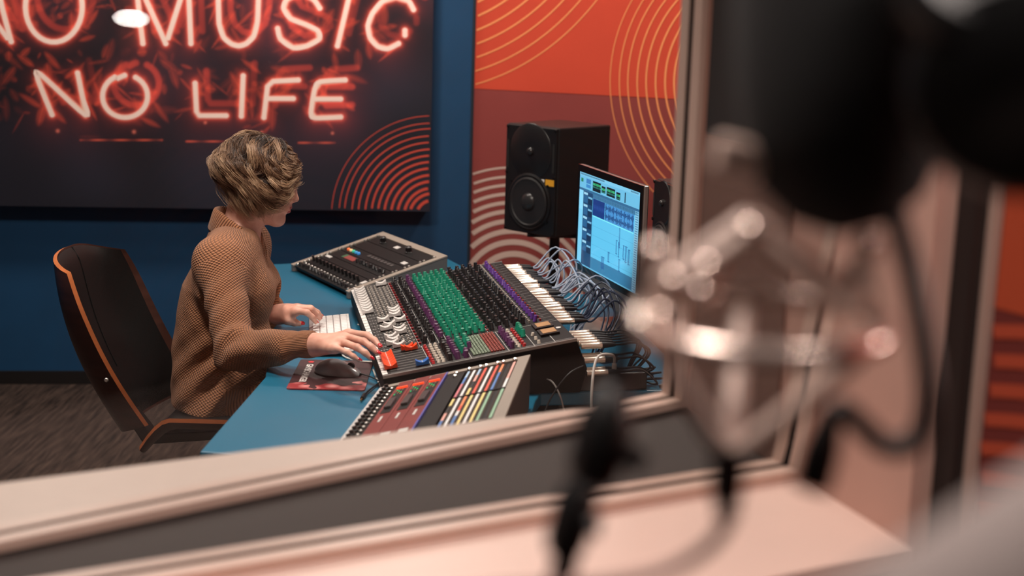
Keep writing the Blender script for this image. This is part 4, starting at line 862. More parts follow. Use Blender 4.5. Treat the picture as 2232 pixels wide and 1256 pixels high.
# ================================================================ PERSON (signed distance fields -> one surface)
def seg_d(P, a, b):
    a, b = np.array(a), np.array(b); ba = b-a; pa = P-a; h = np.clip(pa@ba/(ba@ba), 0, 1)
    return np.linalg.norm(pa-h[:,None]*ba, axis=1), h
def cone(P, a, b, r0, r1):
    d, h = seg_d(P, a, b); return d-(r0+(r1-r0)*h)
def ellp(P, c, r, Rm=None):
    p = P-np.array(c)
    if Rm is not None: p = p@Rm
    r = np.array(r); k0 = np.linalg.norm(p/r, axis=1); k1 = np.linalg.norm(p/(r*r), axis=1)
    return k0*(k0-1)/np.maximum(k1, 1e-6)
def smin(a, b, k):
    h = np.maximum(k-np.abs(a-b), 0)/k; return np.minimum(a, b)-h*h*k*0.25
def smax(a, b, k): return -smin(-a, -b, k)
def surface(field, lo, hi, h):
    """sparse evaluation on blocks, then surface nets"""
    lo, hi = np.array(lo), np.array(hi); Bk = 12
    n = np.ceil((hi-lo)/h/Bk).astype(int)*Bk+1
    vol = np.full(n, 1.0, np.float32); nb = (n-1)//Bk
    ii = np.stack(np.meshgrid(*[np.arange(k) for k in nb], indexing='ij'), -1).reshape(-1,3)
    cen = lo+(ii*Bk+Bk/2)*h; dc = field(cen); rad = Bk*h*0.9+0.006
    loc = np.stack(np.meshgrid(*[np.arange(Bk+1)]*3, indexing='ij'), -1).reshape(-1,3)
    for b_, d_ in zip(ii, dc):
        s = tuple(slice(x*Bk, x*Bk+Bk+1) for x in b_)
        if d_ < -rad: vol[s] = np.where(vol[s] == 1.0, -1.0, vol[s])
    keep = ii[np.abs(dc) <= rad]
    for c0_ in range(0, len(keep), 120):
        kk = keep[c0_:c0_+120]; g = (kk[:,None,:]*Bk+loc[None]).reshape(-1,3); dv = field(lo+g*h)
        vol[g[:,0], g[:,1], g[:,2]] = dv
    ins = vol < 0; cnt = np.zeros(n-1, np.int8)
    offs_ = [(x,y,z) for x in (0,1) for y in (0,1) for z in (0,1)]
    sl = lambda o: tuple(slice(o[k], n[k]-1+o[k]) for k in range(3))
    for o in offs_: cnt += ins[sl(o)]
    act = (cnt > 0) & (cnt < 8); ci = np.argwhere(act); idm = np.full(n-1, -1, np.int64); idm[act] = np.arange(len(ci))
    acc = np.zeros((len(ci),3)); num = np.zeros(len(ci))
    val = {o: vol[ci[:,0]+o[0], ci[:,1]+o[1], ci[:,2]+o[2]].astype(float) for o in offs_}
    for o in offs_:
        for k in range(3):
            if o[k]: continue
            p = list(o); p[k] = 1; p = tuple(p); a, b = val[o], val[p]; cr_ = (a < 0) != (b < 0)
            t = np.where(cr_, a/np.where(np.abs(a-b) < 1e-12, 1, a-b), 0)
            pos = np.array(o, float)+np.zeros((len(ci),3)); pos[:,k] = t
            acc[cr_] += pos[cr_]; num[cr_] += 1
    V = lo+(ci+acc/np.maximum(num,1)[:,None])*h
    quads = []
    for k in range(3):
        a, b = (k+1) % 3, (k+2) % 3
        s0 = [slice(1, n[q]-1) for q in range(3)]; s1 = list(s0); s0[k] = slice(0, n[k]-1); s1[k] = slice(1, n[k])
        A, Bq = ins[tuple(s0)], ins[tuple(s1)]; e = np.argwhere(A != Bq); st = A[tuple(e.T)]
        base_ = e.copy(); base_[:,a] += 1; base_[:,b] += 1
        def cid(da, db):
            q = base_.copy(); q[:,a] += da; q[:,b] += db; return idm[q[:,0], q[:,1], q[:,2]]
        Q = np.stack([cid(-1,-1), cid(0,-1), cid(0,0), cid(-1,0)], 1); Q[~st] = Q[~st][:,::-1]; quads.append(Q)
    F_ = np.concatenate(quads); F_ = F_[(F_ >= 0).all(1)]
    # one light smoothing pass
    for _ in range(2):
        s_ = np.zeros_like(V); c_ = np.zeros(len(V))
        for i in range(4):
            np.add.at(s_, F_[:,i], V[F_[:,(i+1)%4]]); np.add.at(c_, F_[:,i], 1)
        V = 0.5*V+0.5*s_/np.maximum(c_,1)[:,None]
    return V, F_
pf = np.array([math.cos(R(9)), math.sin(R(9)), 0]); pl_ = np.array([-pf[1], pf[0], 0]); pz_ = np.array([0,0,1.0])
per = thing('person', 'person in a brown knitted sweater with short wavy blond hair, seated at the blue desk', 'person', (-0.79, 3.70, 0))
p0 = np.array([-0.79, 3.70, 0.0])
HC = np.array([-0.677, 3.762, 1.136]); hp, hy = R(13), R(6)
hx = np.array([math.cos(hy)*math.cos(hp), math.sin(hy)*math.cos(hp), -math.sin(hp)]); hl = np.array([-math.sin(hy), math.cos(hy), 0]); hz = np.cross(hx, hl)
HR = np.stack([hx, hl, hz], 1)       # columns = head axes
def H(x, y, z): return HC+hx*x+hl*y+hz*z
shR, shL = np.array([-0.752,3.585,0.942]), np.array([-0.742,3.885,0.940]); elR, wrR = np.array([-0.682,3.418,0.752]), np.array([-0.474,3.306,0.802])
elL, wrL = np.array([-0.725,3.955,0.76]), np.array([-0.640,3.778,0.768])
RH = dict(idx=[(-.388,3.312,.831),(-.341,3.284,.833),(-.321,3.265,.826),(-.308,3.249,.817)], mid=[(-.392,3.266,.833),(-.342,3.218,.834),(-.321,3.200,.825),(-.307,3.190,.815)],
          rin=[(-.398,3.236,.828),(-.352,3.182,.828),(-.332,3.168,.819),(-.320,3.163,.809)], pin=[(-.407,3.212,.818),(-.375,3.176,.817),(-.360,3.170,.809),(-.348,3.168,.802)],
          thb=[(-.455,3.335,.800),(-.425,3.365,.800),(-.395,3.374,.795),(-.372,3.370,.790)])
LH = dict(idx=[(-.582,3.735,.787),(-.548,3.722,.786),(-.534,3.730,.771),(-.527,3.744,.755)], mid=[(-.578,3.757,.790),(-.542,3.752,.789),(-.529,3.768,.772),(-.523,3.788,.755)],
          rin=[(-.582,3.779,.787),(-.546,3.778,.786),(-.530,3.798,.770),(-.523,3.820,.755)], pin=[(-.590,3.800,.780),(-.560,3.803,.777),(-.547,3.820,.765),(-.541,3.838,.755)],
          thb=[(-.624,3.762,.764),(-.601,3.738,.759),(-.584,3.742,.752),(-.571,3.755,.747)])
FR = dict(idx=(.0098,.0088,.0080,.0066), mid=(.0100,.0090,.0082,.0068), rin=(.0096,.0086,.0078,.0064), pin=(.0086,.0076,.0068,.0058), thb=(.0125,.0112,.0100,.0080))
def hand(P, Hd, wr):
    d = None
    pal = [np.array(Hd[k][0]) for k in ('idx','mid','rin','pin')]
    dn = np.array([0,0,-0.007])
    for q, w_ in zip(pal, (0.013,0.0135,0.013,0.0115)):       # palm: rays from the wrist to each knuckle
        c = cone(P, wr+(q-wr)*0.12+dn*0.3, q+dn*0.6, 0.0165, w_); d = c if d is None else smin(d, c, 0.018)
    cpal = (pal[0]+pal[3])/2*0.55+wr*0.45+dn
    c = cone(P, wr+dn*0.5, cpal, 0.02, 0.019); d = smin(d, c, 0.02)
    c = cone(P, wr*0.75+cpal*0.25+dn, np.array(Hd['thb'][1]), 0.0155, 0.0118); d = smin(d, c, 0.016)
    fs = None
    for k, ch_ in Hd.items():
        f = None; rr_ = FR[k]
        for i in range(3):
            c = cone(P, ch_[i], ch_[i+1], rr_[i], rr_[i+1]); f = c if f is None else smin(f, c, 0.005)
        fs = f if fs is None else smin(fs, f, 0.0022)
    return smin(d, fs, 0.007)
TZ = np.array([0.40, 0.50, 0.535, 0.58, 0.688, 0.772, 0.857, 0.926, 0.98, 1.03]); TX = np.array([-0.785,-0.785,-0.787,-0.786,-0.780,-0.770,-0.758,-0.752,-0.738,-0.73])
TA = np.array([0.10,0.118,0.124,0.126,0.126,0.126,0.120,0.094,0.062,0.05]); TB = np.array([0.175,0.185,0.188,0.178,0.148,0.150,0.158,0.140,0.10,0.06])
def torso(P, g=0.0):
    z = P[:,2]; cx = np.interp(z, TZ, TX); a = np.interp(z, TZ, TA)-g; b = np.interp(z, TZ, TB)-g
    dx = P[:,0]-cx; dy = P[:,1]-3.725; fx = dx*pf[0]+dy*pf[1]; ly = dx*pl_[0]+dy*pl_[1]
    # slightly squared section, fuller in front at chest height
    q = ((np.abs(fx)/a)**2.3+(np.abs(ly)/b)**2.3)**(1/2.3); d = (q-1)*np.minimum(a, b)*0.85
    return smax(d, np.maximum(z-1.0, 0.50-z), 0.03)
hipR, hipL = np.array([-0.77,3.665,0.58]), np.array([-0.77,3.80,0.58]); knR, knL = np.array([-0.36,3.63,0.565]), np.array([-0.36,3.90,0.565]); anR, anL = np.array([-0.40,3.62,0.09]), np.array([-0.38,3.93,0.09])
def legs(P, g):
    d = None
    for h_, k_, a_ in ((hipR,knR,anR),(hipL,knL,anL)):
        c = smin(cone(P, h_, k_, 0.070+g, 0.056+g), cone(P, k_, a_, 0.054+g, 0.036+g), 0.04); d = c if d is None else smin(d, c, 0.02)
    return d
def head(P):
    p = (P-HC)@HR; e = lambda c, r: ellp(p, c, r)
    d = e((-0.014,0,0.028), (0.088,0.069,0.077)); d = smin(d, e((0.028,0,-0.025), (0.060,0.054,0.080)), 0.035)
    for s in (-1, 1):
        d = smin(d, cone(p, (-0.005,0.046*s,-0.052), (0.060,0.012*s,-0.094), 0.018, 0.014), 0.03)
        d = smin(d, e((0.058,0.034*s,-0.022), (0.022,0.020,0.018)), 0.02)          # cheek
    d = smin(d, e((0.071,0,-0.095), (0.015,0.018,0.014)), 0.018)                   # chin
    d = smin(d, e((0.070,0,0.022), (0.016,0.044,0.014)), 0.02)                     # brow
    for s in (-1, 1): d = smax(d, -e((0.096,0.031*s,0.004), (0.018,0.018,0.012)), 0.012)   # eye sockets
    for s in (-1, 1): d = smin(d, e((0.073,0.031*s,0.002), (0.012,0.014,0.010)), 0.006)    # closed lids
    d = smin(d, cone(p, (0.084,0,0.012), (0.0995,0,-0.026), 0.0072, 0.0082), 0.012)
    d = smin(d, e((0.1015,0,-0.0295), (0.0098,0.009,0.0078)), 0.006)
    for s in (-1, 1): d = smin(d, e((0.095,0.0105*s,-0.033), (0.009,0.0068,0.0065)), 0.006)
    d = smin(d, e((0.083,0,-0.055), (0.012,0.024,0.016)), 0.014)                   # mouth mound
    d = smin(d, e((0.0925,0,-0.0545), (0.0062,0.019,0.0052)), 0.003); d = smin(d, e((0.0905,0,-0.0655), (0.0068,0.017,0.0058)), 0.003)
    d = smax(d, -e((0.0985,0,-0.0602), (0.006,0.021,0.0011)), 0.002)
    for s in (-1, 1): d = smin(d, e((-0.004,0.071*s,-0.012), (0.018,0.008,0.028)), 0.01)
    return d
def neck(P): return cone(P, (-0.735,3.742,0.965), H(-0.022,0,-0.055), 0.050, 0.047)
def body_f(P):
    d = smin(head(P), neck(P), 0.03)
    d = smin(d, torso(P, 0.016), 0.04)
    for s_, e_, w_ in ((shR,elR,wrR),(shL,elL,wrL)):
        d = smin(d, cone(P, (-0.74,3.735,0.955), s_, 0.045, 0.044), 0.03); d = smin(d, cone(P, s_, e_, 0.042, 0.036), 0.03); d = smin(d, cone(P, e_, w_, 0.036, 0.0215), 0.02)
    d = smin(d, hand(P, RH, wrR), 0.015); d = smin(d, hand(P, LH, wrL), 0.015)
    d = smin(d, legs(P, 0.0), 0.03)
    for a_ in (anR, anL): d = smin(d, cone(P, a_+np.array([0,0,-0.045]), a_+np.array([0.15,0.02,-0.058]), 0.038, 0.028), 0.03)
    return d
V, F_ = surface(body_f, (-0.96,3.12,-0.02), (-0.17,4.06,1.28), 0.0036)
me = np_mesh('body', V-p0, F_)
skin = bpy.data.materials.new('skin'); skin.use_nodes = True; nt = skin.node_tree; b = nt.nodes['Principled BSDF']
b.inputs['Roughness'].default_value = 0.5; b.inputs['Subsurface Weight'].default_value = 0.12; b.inputs['Subsurface Radius'].default_value = (0.01,0.004,0.002); b.inputs['Subsurface Scale'].default_value = 0.4
tc = nt.nodes.new('ShaderNodeTexCoord'); n1 = nt.nodes.new('ShaderNodeTexNoise'); n1.inputs['Scale'].default_value = 35; n1.inputs['Detail'].default_value = 5
cr = nt.nodes.new('ShaderNodeValToRGB'); cr.color_ramp.elements[0].color = (*lin((206,146,126)),1); cr.color_ramp.elements[1].color = (*lin((230,176,156)),1); cr.color_ramp.elements[0].position = 0.3; cr.color_ramp.elements[1].position = 0.7
nt.links.new(tc.outputs['Object'], n1.inputs['Vector']); nt.links.new(n1.outputs['Fac'], cr.inputs[0]); nt.links.new(cr.outputs[0], b.inputs['Base Color'])
me.materials.append(skin); me.materials.append(M('lips', (176, 84, 82), 0.4)); me.materials.append(M('dark_shoe', (24,22,24), 0.5))
fc = V[F_].mean(1); pl = (fc-HC)@HR
lipm = np.minimum(ellp(pl, (0.0925,0,-0.0545), (0.0085,0.019,0.0062)), ellp(pl, (0.0905,0,-0.0655), (0.009,0.017,0.0066))) < 0.0
mi = np.zeros(len(F_), np.int32); mi[lipm & (pl[:,0] > 0.088)] = 1; mi[fc[:,2] < 0.085] = 2
me.polygons.foreach_set('material_index', mi); link('body', me, per)
# finger nails
nail = M('red_nail_polish', (196, 22, 34), 0.2, coat=0.6)
for Hd in (RH, LH):
    for k_, c_ in Hd.items():
        a_, b_ = Vector(c_[2]), Vector(c_[3]); d_ = (b_-a_).normalized(); up_ = Vector((0,0,1))
        if k_ == 'thb' and Hd is LH: up_ = Vector((0.15,-0.75,0.6))
        side = d_.cross(up_).normalized(); nrm = side.cross(d_).normalized(); r_ = FR[k_][3]
        rot_ = Matrix((side, d_, nrm)).transposed()
        m = MB(); m.ball(b_+nrm*(r_*0.62)+d_*(r_*0.45)-Vector(p0), (r_*0.82, r_*1.25, r_*0.42), 12, 8, rot_); m.build('fingernail', nail, per, smooth=True)
# trousers
def trou(P):
    d = smin(legs(P, 0.006), smax(torso(P, 0.022), P[:,2]-0.60, 0.01), 0.03); return np.maximum(d, 0.13-P[:,2])
V, F_ = surface(trou, (-0.98,3.45,0.1), (-0.24,4.06,0.66), 0.008)
me = np_mesh('trousers', V-p0, F_); me.materials.append(M('dark_trousers', (22,22,27), 0.85, bump=0.2, bscale=300)); link('trousers', me, per)
# ---------------- sweater
def fold(P):
    f = np.zeros(len(P)); x, y, z = P.T
    arm = np.exp(-((np.linalg.norm(P-elR, axis=1))/0.075)**2)
    ua = (elR-shR)/np.linalg.norm(elR-shR); s1 = (P-elR)@ua; fa = (wrR-elR)/np.linalg.norm(wrR-elR); s2 = (P-elR)@fa
    f += 0.010*arm*np.sin(s1*95+1.2*np.sin(s2*40))*np.clip(s2*14+0.6, 0, 1)
    fl = np.exp(-((s2-0.14)/0.09)**2)*np.exp(-(seg_d(P, elR, wrR)[0]/0.07)**2); f += 0.0055*fl*np.sin(s2*85+y*60)
    up_ = np.exp(-((s1+0.12)/0.07)**2)*np.exp(-(seg_d(P, shR, elR)[0]/0.075)**2); f += 0.0055*up_*np.sin(s1*70+x*55)
    low = np.clip((0.80-z)/0.12, 0, 1)*np.clip((z-0.5)/0.06, 0, 1)
    f += 0.0095*low*np.sin((z*0.75-x*0.8)*78+2.0*np.sin(y*14+z*9)+0.8)*np.clip(0.35+(x+0.86)*5, 0, 1)
    pit = np.exp(-((P-np.array([-0.755,3.59,0.83]))**2).sum(1)/0.07**2); f += 0.009*pit*np.sin((z*0.6+x)*95+1)
    f += 0.0022*np.sin(x*31+z*23+1)*np.sin(y*27-z*19)
    return f
def sw_parts(P):
    T = torso(P)
    yk = None
    for s_ in (shR, shL):
        c = cone(P, (-0.742,3.735,0.968), s_, 0.054, 0.058); yk = c if yk is None else smin(yk, c, 0.03)
    bust = smin(ellp(P, (-0.688,3.668,0.848), (0.052,0.055,0.055)), ellp(P, (-0.688,3.775,0.848), (0.052,0.055,0.055)), 0.03)
    T = smin(smin(T, yk, 0.05), bust, 0.05)
    T = smin(T, ellp(P, (-0.705,3.695,0.64), (0.095,0.135,0.115)), 0.05)
    arms = []
    for s_, e_, w_ in ((shR,elR,wrR),(shL,elL,wrL)):
        arms.append(cone(P, s_, e_, 0.058, 0.050))
        w2 = e_+(w_-e_)*1.02; f_ = cone(P, e_, w2, 0.050, 0.0335); dd, hh = seg_d(P, e_, w2)
        f_ = f_-0.004*np.exp(-((hh-0.66)/0.10)**2)+0.003*np.exp(-((hh-0.80)/0.05)**2)
        arms.append(f_)
    return T, arms
def sweater_f(P):
    T, A = sw_parts(P); d = T
    d = smin(d, A[0], 0.045); d = smin(d, A[2], 0.045); d = smin(d, A[1], 0.022); d = smin(d, A[3], 0.022)
    d = d+fold(P)
    # cut the sleeves open at the wrists, the hem at the seat, the neckline as a V
    for e_, w_ in ((elR,wrR),(elL,wrL)):
        ax_ = (w_-e_)/np.linalg.norm(w_-e_); near_ = np.linalg.norm(P-w_, axis=1) < 0.09
        d = np.where(near_, np.maximum(d, (P-w_)@ax_-0.008), d)
    d = np.maximum(d, 0.538-P[:,2])
    cut = cone(P, (-0.655,3.722,0.915), (-0.668,3.745,1.06), 0.012, 0.052); d = smax(d, -cut, 0.006)
    d = smax(d, -cone(P, (-0.728,3.742,0.985), (-0.70,3.755,1.09), 0.048, 0.06), 0.006)
    return d
V, F_ = surface(sweater_f, (-0.96,3.22,0.52), (-0.42,4.06,1.06), 0.0042)
me = np_mesh('sweater', V-p0, F_)
fc = V[F_].mean(1); T, A = sw_parts(fc); part = np.argmin(np.stack([T-0.004]+A, 1), 1)
loops = V[F_].reshape(-1,3); lp = np.repeat(part, 4); uv = np.zeros((len(loops),2))
dx = loops[:,0]-np.interp(loops[:,2], TZ, TX); dy = loops[:,1]-3.725; an = np.arctan2(dx*pl_[0]+dy*pl_[1], -(dx*pf[0]+dy*pf[1]))   # seam hidden in front
am = np.arctan2(fc[:,1]-3.725, -(fc[:,0]-np.interp(fc[:,2], TZ, TX)))
anf = np.repeat(am, 4); an = np.where(an-anf > 3, an-2*np.pi, np.where(an-anf < -3, an+2*np.pi, an))
uv[:,0] = an*0.145; uv[:,1] = loops[:,2]
for k_, (a_, b_) in enumerate(((shR,elR),(elR,wrR),(shL,elL),(elL,wrL))):
    ax_ = (b_-a_)/np.linalg.norm(b_-a_); e1 = np.cross(ax_, [0,1,0]); e1 /= np.linalg.norm(e1); e2 = np.cross(ax_, e1)
    q = loops-a_; ang = np.arctan2(q@e2, q@e1); qf = fc-a_; af = np.repeat(np.arctan2(qf@e2, qf@e1), 4)
    ang = np.where(ang-af > 3, ang-2*np.pi, np.where(ang-af < -3, ang+2*np.pi, ang)); s_ = lp == k_+1
    uv[s_,0] = (ang*0.05)[s_]; uv[s_,1] = (q@ax_)[s_]
ul = me.uv_layers.new(name='knit'); ul.data.foreach_set('uv', uv.astype(np.float32).ravel())
rib = np.zeros(len(F_), np.int32)
for e_, w_ in ((elR,wrR),(elL,wrL)):
    h_ = seg_d(fc, e_, w_)[1]; rib[(h_ > 0.74) & np.isin(part, (2,4)) & (np.linalg.norm(fc-w_, axis=1) < 0.08)] = 1
rib[(fc[:,2] < 0.615) & (fc[:,0] > -0.735) & (part == 0)] = 1
me.polygons.foreach_set('material_index', rib)
def knit(name, ribbed):
    m = bpy.data.materials.new(name); m.use_nodes = True; nt = m.node_tree; b = nt.nodes['Principled BSDF']; b.inputs['Roughness'].default_value = 0.9; b.inputs['Specular IOR Level'].default_value = 0.2
    b.inputs['Sheen Weight'].default_value = 0.15; b.inputs['Sheen Roughness'].default_value = 0.5
    u = nt.nodes.new('ShaderNodeUVMap'); u.uv_map = 'knit'; sp = nt.nodes.new('ShaderNodeSeparateXYZ'); nt.links.new(u.outputs[0], sp.inputs[0])
    def mth(op, *a):
        n = nt.nodes.new('ShaderNodeMath'); n.operation = op
        for i, x in enumerate(a):
            if isinstance(x, (int, float)): n.inputs[i].default_value = x
            else: nt.links.new(x, n.inputs[i])
        return n.outputs[0]
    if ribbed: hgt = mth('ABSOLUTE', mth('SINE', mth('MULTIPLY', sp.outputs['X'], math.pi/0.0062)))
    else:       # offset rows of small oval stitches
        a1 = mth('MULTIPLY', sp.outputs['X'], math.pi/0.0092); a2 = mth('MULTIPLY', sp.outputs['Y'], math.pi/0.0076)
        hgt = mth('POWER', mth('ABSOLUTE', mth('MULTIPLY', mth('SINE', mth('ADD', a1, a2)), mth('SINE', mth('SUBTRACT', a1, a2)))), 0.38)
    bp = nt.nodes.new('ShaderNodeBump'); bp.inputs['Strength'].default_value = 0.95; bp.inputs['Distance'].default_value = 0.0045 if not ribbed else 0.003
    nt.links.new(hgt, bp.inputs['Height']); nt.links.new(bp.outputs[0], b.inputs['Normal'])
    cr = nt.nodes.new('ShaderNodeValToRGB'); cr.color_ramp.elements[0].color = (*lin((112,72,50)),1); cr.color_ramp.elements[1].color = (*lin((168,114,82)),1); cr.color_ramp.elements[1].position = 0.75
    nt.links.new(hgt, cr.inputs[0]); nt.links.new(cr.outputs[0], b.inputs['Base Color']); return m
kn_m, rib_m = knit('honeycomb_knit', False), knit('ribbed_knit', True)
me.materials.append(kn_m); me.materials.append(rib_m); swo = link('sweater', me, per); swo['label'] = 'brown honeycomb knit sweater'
# shawl collar: a folded ribbed band from the V up around the neck
m = MB()
def cpath(t):       # t 0..1 : near V point -> round the back -> far V point
    s = abs(t-0.5)*2; sgn = -1 if t < 0.5 else 1
    keys = [(0.0,-0.788,0.000,1.045), (0.16,-0.782,0.030,1.044), (0.32,-0.752,0.056,1.036), (0.48,-0.718,0.064,1.014), (0.64,-0.694,0.058,0.985), (0.82,-0.672,0.036,0.945), (1.0,-0.658,0.006,0.902)]
    for (a, *A_), (b_, *B_) in zip(keys[:-1], keys[1:]):
        if s <= b_+1e-9:
            u_ = (s-a)/(b_-a); p = [A_[i]+(B_[i]-A_[i])*u_ for i in range(3)]; return Vector((p[0], 3.742-0.012*max(0,s-0.4)+sgn*p[1], p[2]+ (0.006 if s < 0.3 else 0)))
NS = 72; sect = []; uvc = []
pts = [cpath(i/NS) for i in range(NS+1)]
for _ in range(3): pts = [pts[0]]+[(pts[i-1]+pts[i]*2+pts[i+1])/4 for i in range(1,NS)]+[pts[-1]]
ln = 0
for i, p in enumerate(pts):
    t = (pts[min(i+1,NS)]-pts[max(i-1,0)]).normalized(); s = abs(i/NS-0.5)*2
    outw = Vector((p.x+0.705, p.y-3.742, 0)); outw = (outw-t*outw.dot(t)).normalized(); dn_ = t.cross(outw).normalized()
    if dn_.z > 0: dn_ = -dn_
    Wd = 0.047*(1-0.55*max(0,s-0.55)/0.45)
    prof = [(-0.010,0.010), (-0.003,-0.006), (0.005,-0.012), (0.012,-0.008), (0.021+0.003*math.sin(i*0.5), Wd*0.35), (0.031+0.004*math.sin(i*0.35), Wd), (0.024, Wd+0.002), (0.008,Wd*0.5), (0.0,Wd*0.7), (-0.009,Wd*0.6)]
    for a, c_ in prof: sect.append(p+outw*(a*(1-0.65*max(0, s-0.6)/0.4))+dn_*c_-Vector(p0))
    if i: ln += (p-pts[i-1]).length
    uvc.append(ln)
K = 10; fs_ = [(i*K+j, i*K+(j+1)%K, (i+1)*K+(j+1)%K, (i+1)*K+j) for i in range(NS) for j in range(K)]
m.add(sect, fs_); co = m.build('collar', rib_m, swo, smooth=True)
ul = co.data.uv_layers.new(name='knit')
for lp_ in co.data.loops: ul.data[lp_.index].uv = (uvc[lp_.vertex_index//K], (lp_.vertex_index % K)*0.008)
ss_ = co.modifiers.new('smooth', 'SUBSURF'); ss_.levels = 1; ss_.render_levels = 1
# ---------------- hair
def hair_r(th, ph):
    """outer radius of the hair, head frame; th azimuth (0 front, -90 = her right), ph elevation"""
    d = np.stack([np.cos(ph)*np.cos(th), np.cos(ph)*np.sin(th), np.sin(ph)], -1)
    def er(c, r):
        c, r = np.array(c), np.array(r); A_ = ((d/r)**2).sum(-1); B_ = -2*(d*c/r**2).sum(-1); C_ = (c**2/r**2).sum()-1
        D = np.maximum(B_*B_-4*A_*C_, 0); return np.where(B_*B_-4*A_*C_ > 0, (-B_+np.sqrt(D))/(2*A_), 0)
    r = er((-0.016,0,0.024), (0.103,0.084,0.090))
    r = np.maximum(r, er((-0.052,0,0.018), (0.072,0.088,0.062)))
    for s in (-1, 1): r = np.maximum(r, er((0.008,0.034*s,-0.022), (0.072,0.058,0.064)))
    return r
def hair_end(th):
    a = np.abs(np.degrees(th)); return np.radians(np.interp(a, [0, 18, 32, 45, 60, 80, 100, 125, 150, 180], [6, -2, -16, -34, -46, -52, -50, -44, -38, -36]))
NT, NP = 96, 30; tt = np.linspace(-np.pi, np.pi, NT+1)[:-1]; vv = []
for i in range(NP+1):
    k_ = i/NP; ph = np.radians(90)*(1-k_)+(hair_end(tt)+np.radians(6))*k_; r = hair_r(tt, ph)*0.90-0.002
    vv.append(HC+(np.stack([np.cos(ph)*np.cos(tt), np.cos(ph)*np.sin(tt), np.sin(ph)], -1)*r[:,None])@HR.T)
V = np.concatenate(vv); idx = np.arange((NP+1)*NT).reshape(NP+1, NT); F_ = np.stack([idx[:-1], np.roll(idx,-1,1)[:-1], np.roll(idx,-1,1)[1:], idx[1:]], -1).reshape(-1,4)
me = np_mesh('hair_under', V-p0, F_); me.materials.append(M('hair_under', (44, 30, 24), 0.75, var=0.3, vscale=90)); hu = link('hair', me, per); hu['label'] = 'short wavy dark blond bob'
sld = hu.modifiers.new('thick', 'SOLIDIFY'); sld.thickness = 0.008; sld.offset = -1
NCL, NST, NSEG = 300, 30, 22; tv, tf, tcol = [], [], []; vo_ = 0
for c_ in range(NCL):
    th0 = rng.uniform(-np.pi, np.pi) if c_ > 90 else rng.uniform(-2.6, -0.2)
    sw = rng.uniform(0.25, 0.75)*(1 if rng.random() < 0.5 else -1)
    amp = rng.uniform(0.16, 0.40); fr_q = rng.normal(2.7, 0.25); phs = 2.4*math.sin(th0*2.6+0.7)+rng.normal(0, 0.7); ramp = rng.uniform(0.008, 0.018)
    st0 = rng.uniform(0.0, 0.62) if c_ % 3 else rng.uniform(0.0, 0.12); en = rng.uniform(0.70, 1.10); lift = rng.uniform(-0.009, 0.006); ton = rng.uniform(0.0, 1.0)
    if abs(np.degrees(th0)) < 30: en = min(en, 0.95)
    for s_ in range(NST):
        dth = rng.normal(0, 0.045); dl = rng.normal(0, 0.0022); k_ = np.linspace(st0, en*rng.uniform(0.88, 1.06), NSEG)
        grow = np.clip((k_-0.1)/0.5, 0, 1)
        wav = fr_q*2*np.pi*k_+phs+rng.normal(0, 0.25)
        th = th0+dth*(1-0.55*(k_-st0))+sw*0.35*(k_-0.3)*grow+amp*grow*np.sin(wav)
        # strands leave a parting on top rather than one point
        ph = np.radians(88)*(1-k_)+hair_end(th)*k_
        r = hair_r(th, ph)+(lift+dl+ramp*np.cos(wav)*grow)+0.03*np.clip(k_-0.75, 0, 1)*rng.normal(0.35, 0.7)
        P = HC+(np.stack([np.cos(ph)*np.cos(th), np.cos(ph)*np.sin(th), np.sin(ph)], -1)*r[:,None])@HR.T
        P += np.outer(0.022*(1-np.clip(k_/0.35,0,1))*np.sin(dth*9+c_), hx) + rng.normal(0, 0.0003, P.shape)
        t = np.gradient(P, axis=0); t /= np.linalg.norm(t, axis=1)[:,None]; e1 = np.cross(t, P-HC); e1 /= np.linalg.norm(e1, axis=1)[:,None]; e2 = np.cross(t, e1)
        rad = 0.00066*np.clip(1.25-k_, 0.25, 1)*np.clip((np.arange(NSEG)+1)/3, 0.4, 1); rad[-1] *= 0.2
        ring_ = np.stack([P+(e1*math.cos(q)*1.3+e2*math.sin(q))*rad[:,None] for q in (0, 2.094, 4.189)], 1).reshape(-1,3)
        tv.append(ring_); i0 = np.arange(NSEG-1)[:,None]*3+np.arange(3)[None]; i1 = np.arange(NSEG-1)[:,None]*3+(np.arange(3)[None]+1) % 3
        tf.append(np.stack([i0, i1, i1+3, i0+3], -1).reshape(-1,4)+vo_); vo_ += NSEG*3
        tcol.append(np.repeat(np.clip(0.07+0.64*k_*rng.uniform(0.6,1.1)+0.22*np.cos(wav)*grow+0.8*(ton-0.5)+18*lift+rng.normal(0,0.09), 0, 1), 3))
V = np.concatenate(tv); F_ = np.concatenate(tf); tcol = np.concatenate(tcol)
me = np_mesh('hair_strands', V-p0, F_); at = me.attributes.new('tone', 'FLOAT', 'POINT'); at.data.foreach_set('value', tcol.astype(np.float32))
hm = bpy.data.materials.new('blond_hair'); hm.use_nodes = True; nt = hm.node_tree; b = nt.nodes['Principled BSDF']; b.inputs['Roughness'].default_value = 0.42; b.inputs['Specular IOR Level'].default_value = 0.45
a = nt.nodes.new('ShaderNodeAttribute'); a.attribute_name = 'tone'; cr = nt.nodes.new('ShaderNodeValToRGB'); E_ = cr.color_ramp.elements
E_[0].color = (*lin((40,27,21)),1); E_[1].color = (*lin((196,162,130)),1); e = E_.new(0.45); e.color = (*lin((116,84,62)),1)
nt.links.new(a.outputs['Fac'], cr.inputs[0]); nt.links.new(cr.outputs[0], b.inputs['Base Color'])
me.materials.append(hm); hs = link('hair_strands', me, hu); stuff(hs)
